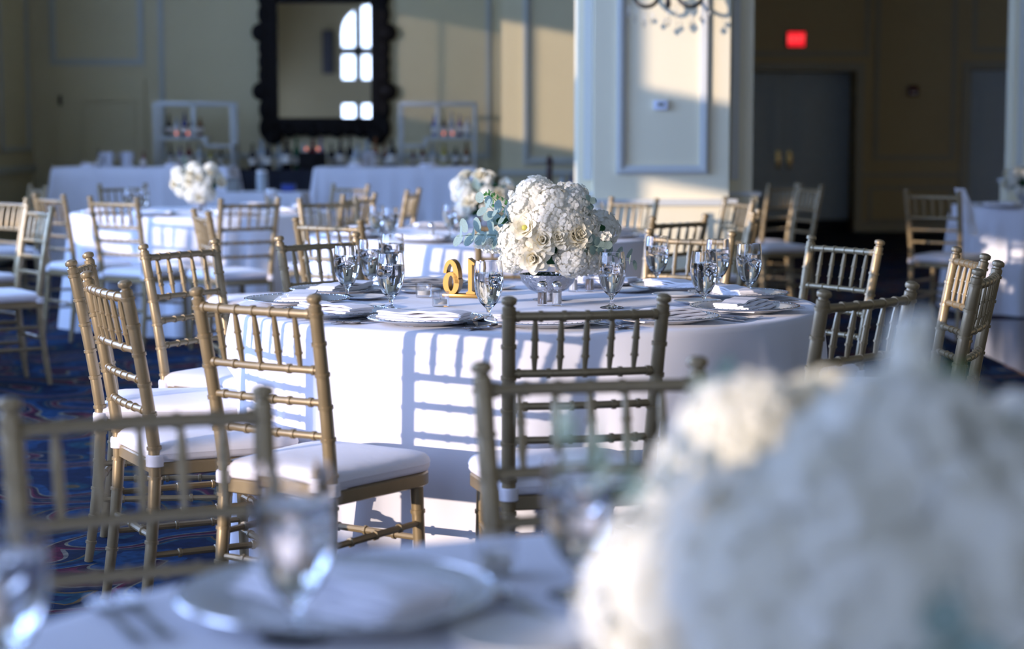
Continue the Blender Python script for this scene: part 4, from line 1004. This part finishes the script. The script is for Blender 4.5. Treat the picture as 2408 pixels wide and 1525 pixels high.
def tealight(x, y, z, where):
    t = thing('tealight', 'glowing orange tealight glass ' + where, 'candle', (x, y, z), 0, 'glowing tealights of the bar')
    bm = nb(); lathe(bm, [(0, 0), (.026, 0), (.03, .05), (.0275, .05), (.024, .004), (0, .004)], 14); obj('holder', bm, M['thin'], t)
    bm = nb(); lathe(bm, [(0, .005), (.022, .005), (.022, .018), (0, .018)], 12); obj('wax', bm, M['candle'], t)
    bm = nb(); lathe(bm, [(0, .018), (.011, .028), (.010, .038), (0, .055)], 10); obj('flame', bm, M['flame'], t)
for x, y, z, l in ((-3.435, 19.68, 1.256, 'on the left shelf, left of two'), (-3.315, 19.68, 1.256, 'on the left shelf, right of two'), (-.70, 19.68, 1.256, 'on the right shelf, left of two'), (-.61, 19.68, 1.256, 'on the right shelf, right of two'),
                   (-2.09, 19.52, 1.10, 'x'), (-1.97, 19.52, 1.10, 'y'), (-3.06, 18.3, .968, 'on the left bar top edge')):
    if l in 'xy':
        bm = nb(); 
        if l == 'x':
            box(bm, -.14, .14, -.04, .04, 0, .178, .006); tag(obj('riser_block', bm, M['dark']), 'small dark riser block on the back bar holding two tealights', 'stand'); bpy.data.objects['riser_block'].location = (-2.03, 19.52, .921)
        else: bm.free()
        l = 'on the dark riser, %s of two' % ('left' if l == 'x' else 'right')
    tealight(x, y, z, l)
def bucket(x, y, z, label):
    t = thing('ice_bucket', label, 'bucket', (x, y, z), 0, 'ice buckets and shakers')
    bm = nb(); lathe(bm, [(0, 0), (.055, 0), (.068, .14), (.072, .145), (.066, .145), (.053, .006), (0, .006)], 20); obj('body', bm, M['silver'], t)
    for s in (-1, 1):
        bm = nb(); tube(bm, [(s*.062, 0, .12), (s*.085, 0, .115), (s*.085, 0, .095), (s*.06, 0, .09)], .004, 6); obj('handle', bm, M['silver'], t)
bucket(-3.90, 18.5, .968, 'left silver ice bucket of two on the left bar'); bucket(-3.72, 18.55, .968, 'right silver ice bucket of two on the left bar')
bucket(-1.38, 18.5, .968, 'silver ice bucket on the right bar left end')
bottle(-3.55, 18.5, .968, 5, 1, 'beside the ice buckets on the left bar', s=.6); bottle(-4.0, 18.6, .968, 0, 0, 'left of the ice buckets on the left bar', s=.6); bottle(-1.52, 18.55, .968, 3, 2, 'left of the ice bucket on the right bar', s=.6)
def nap_stack(x, y, z, label, n=5):
    for k in range(n):
        bm = nb(); a = .06 + .004*((k*7) % 3); box(bm, -a, a, -a, a, 0, .0075, .003); o = obj('cocktail_napkin', bm, M['napkin']); o.location = (x, y, z + k*.0078); o.rotation_euler = (0, 0, k*.35)
        tag(o, label + (', bottom of its pile', ', second from bottom of its pile', ', middle of its pile', ', second from top of its pile', ', top of its pile')[k], 'napkin', 'piled cocktail napkins on the bars')
nap_stack(-4.02, 18.3, .9685, 'cocktail napkin left on the left bar'); nap_stack(-3.22, 18.3, .9685, 'cocktail napkin right on the left bar')
nap_stack(-1.48, 18.3, .9685, 'cocktail napkin left on the right bar'); nap_stack(-.80, 18.3, .9685, 'cocktail napkin mid right bar')
t = thing('storage_bin', 'dark blue plastic bin on the low table between the bars', 'bin', (-2.02, 17.35, .766)); bm = nb(); box(bm, -.06, .06, -.05, .05, 0, .07, .006); obj('tub', bm, M['bluebin'], t); bm = nb(); box(bm, -.065, .065, -.055, .055, .07, .08, .003); obj('lid', bm, M['black_cloth'], t)
t = thing('storage_box', 'dull grey box on the low table between the bars', 'box', (-2.52, 17.35, .766)); bm = nb(); box(bm, -.06, .06, -.05, .05, 0, .11, .004); obj('carton', bm, M['greybox'], t); bm = nb(); box(bm, -.063, .063, -.053, .053, .11, .122, .003); obj('lid', bm, M['greybox'], t)
t = thing('glass_jar', 'tall cloudy glass jar with pale lid between the bars', 'jar', (-2.26, 17.35, .766)); bm = nb(); lathe(bm, [(0, 0), (.05, 0), (.052, .15), (.045, .17), (0, .17)], 18); obj('jar', bm, BOT[3], t); bm = nb(); lathe(bm, [(.046, .17), (.048, .172), (.048, .19), (0, .2)], 18); obj('lid', bm, M['porcelain'], t)
# side table: pepper mill, board, glasses
t = thing('pepper_mill', 'tall dark turned wood pepper mill beside the cream pillar', 'pepper mill', (.335, 17.2, .781))
bm = nb(); lathe(bm, [(0, 0), (.038, 0), (.04, .02), (.028, .05), (.026, .12), (.032, .19), (.026, .22), (0, .22)], 20); obj('body', bm, M['walnut'], t)
bm = nb(); lathe(bm, [(0, .22), (.025, .222), (.030, .24), (.034, .27), (.024, .30), (.010, .31), (0, .325)], 20); obj('head', bm, M['walnut'], t)
t = thing('crate', 'small orange wooden crate left of the pepper mill', 'crate', (.22, 17.05, .781)); bm = nb(); box(bm, -.09, .05, -.05, .05, 0, .012)
for z in (.02, .05): box(bm, -.09, .05, -.05, -.044, z, z+.024); box(bm, -.09, .05, .044, .05, z, z+.024); box(bm, -.09, -.084, -.05, .05, z, z+.024); box(bm, .044, .05, -.05, .05, z, z+.024)
obj('slats', bm, M['board'], t, smooth=False); bm = nb(); [box(bm, a-.006, a+.006, b-.006, b+.006, 0, .078) for a in (-.08, .04) for b in (-.04, .04)]; obj('corner_posts', bm, M['board'], t, smooth=False)
for k, x in enumerate((.45, .53, .60)): bottle(x, 17.15, .781, (3, 4, 0)[k], 1, ('left', 'middle', 'right')[k] + ' of three beside the pillar on the side table', s=.62)
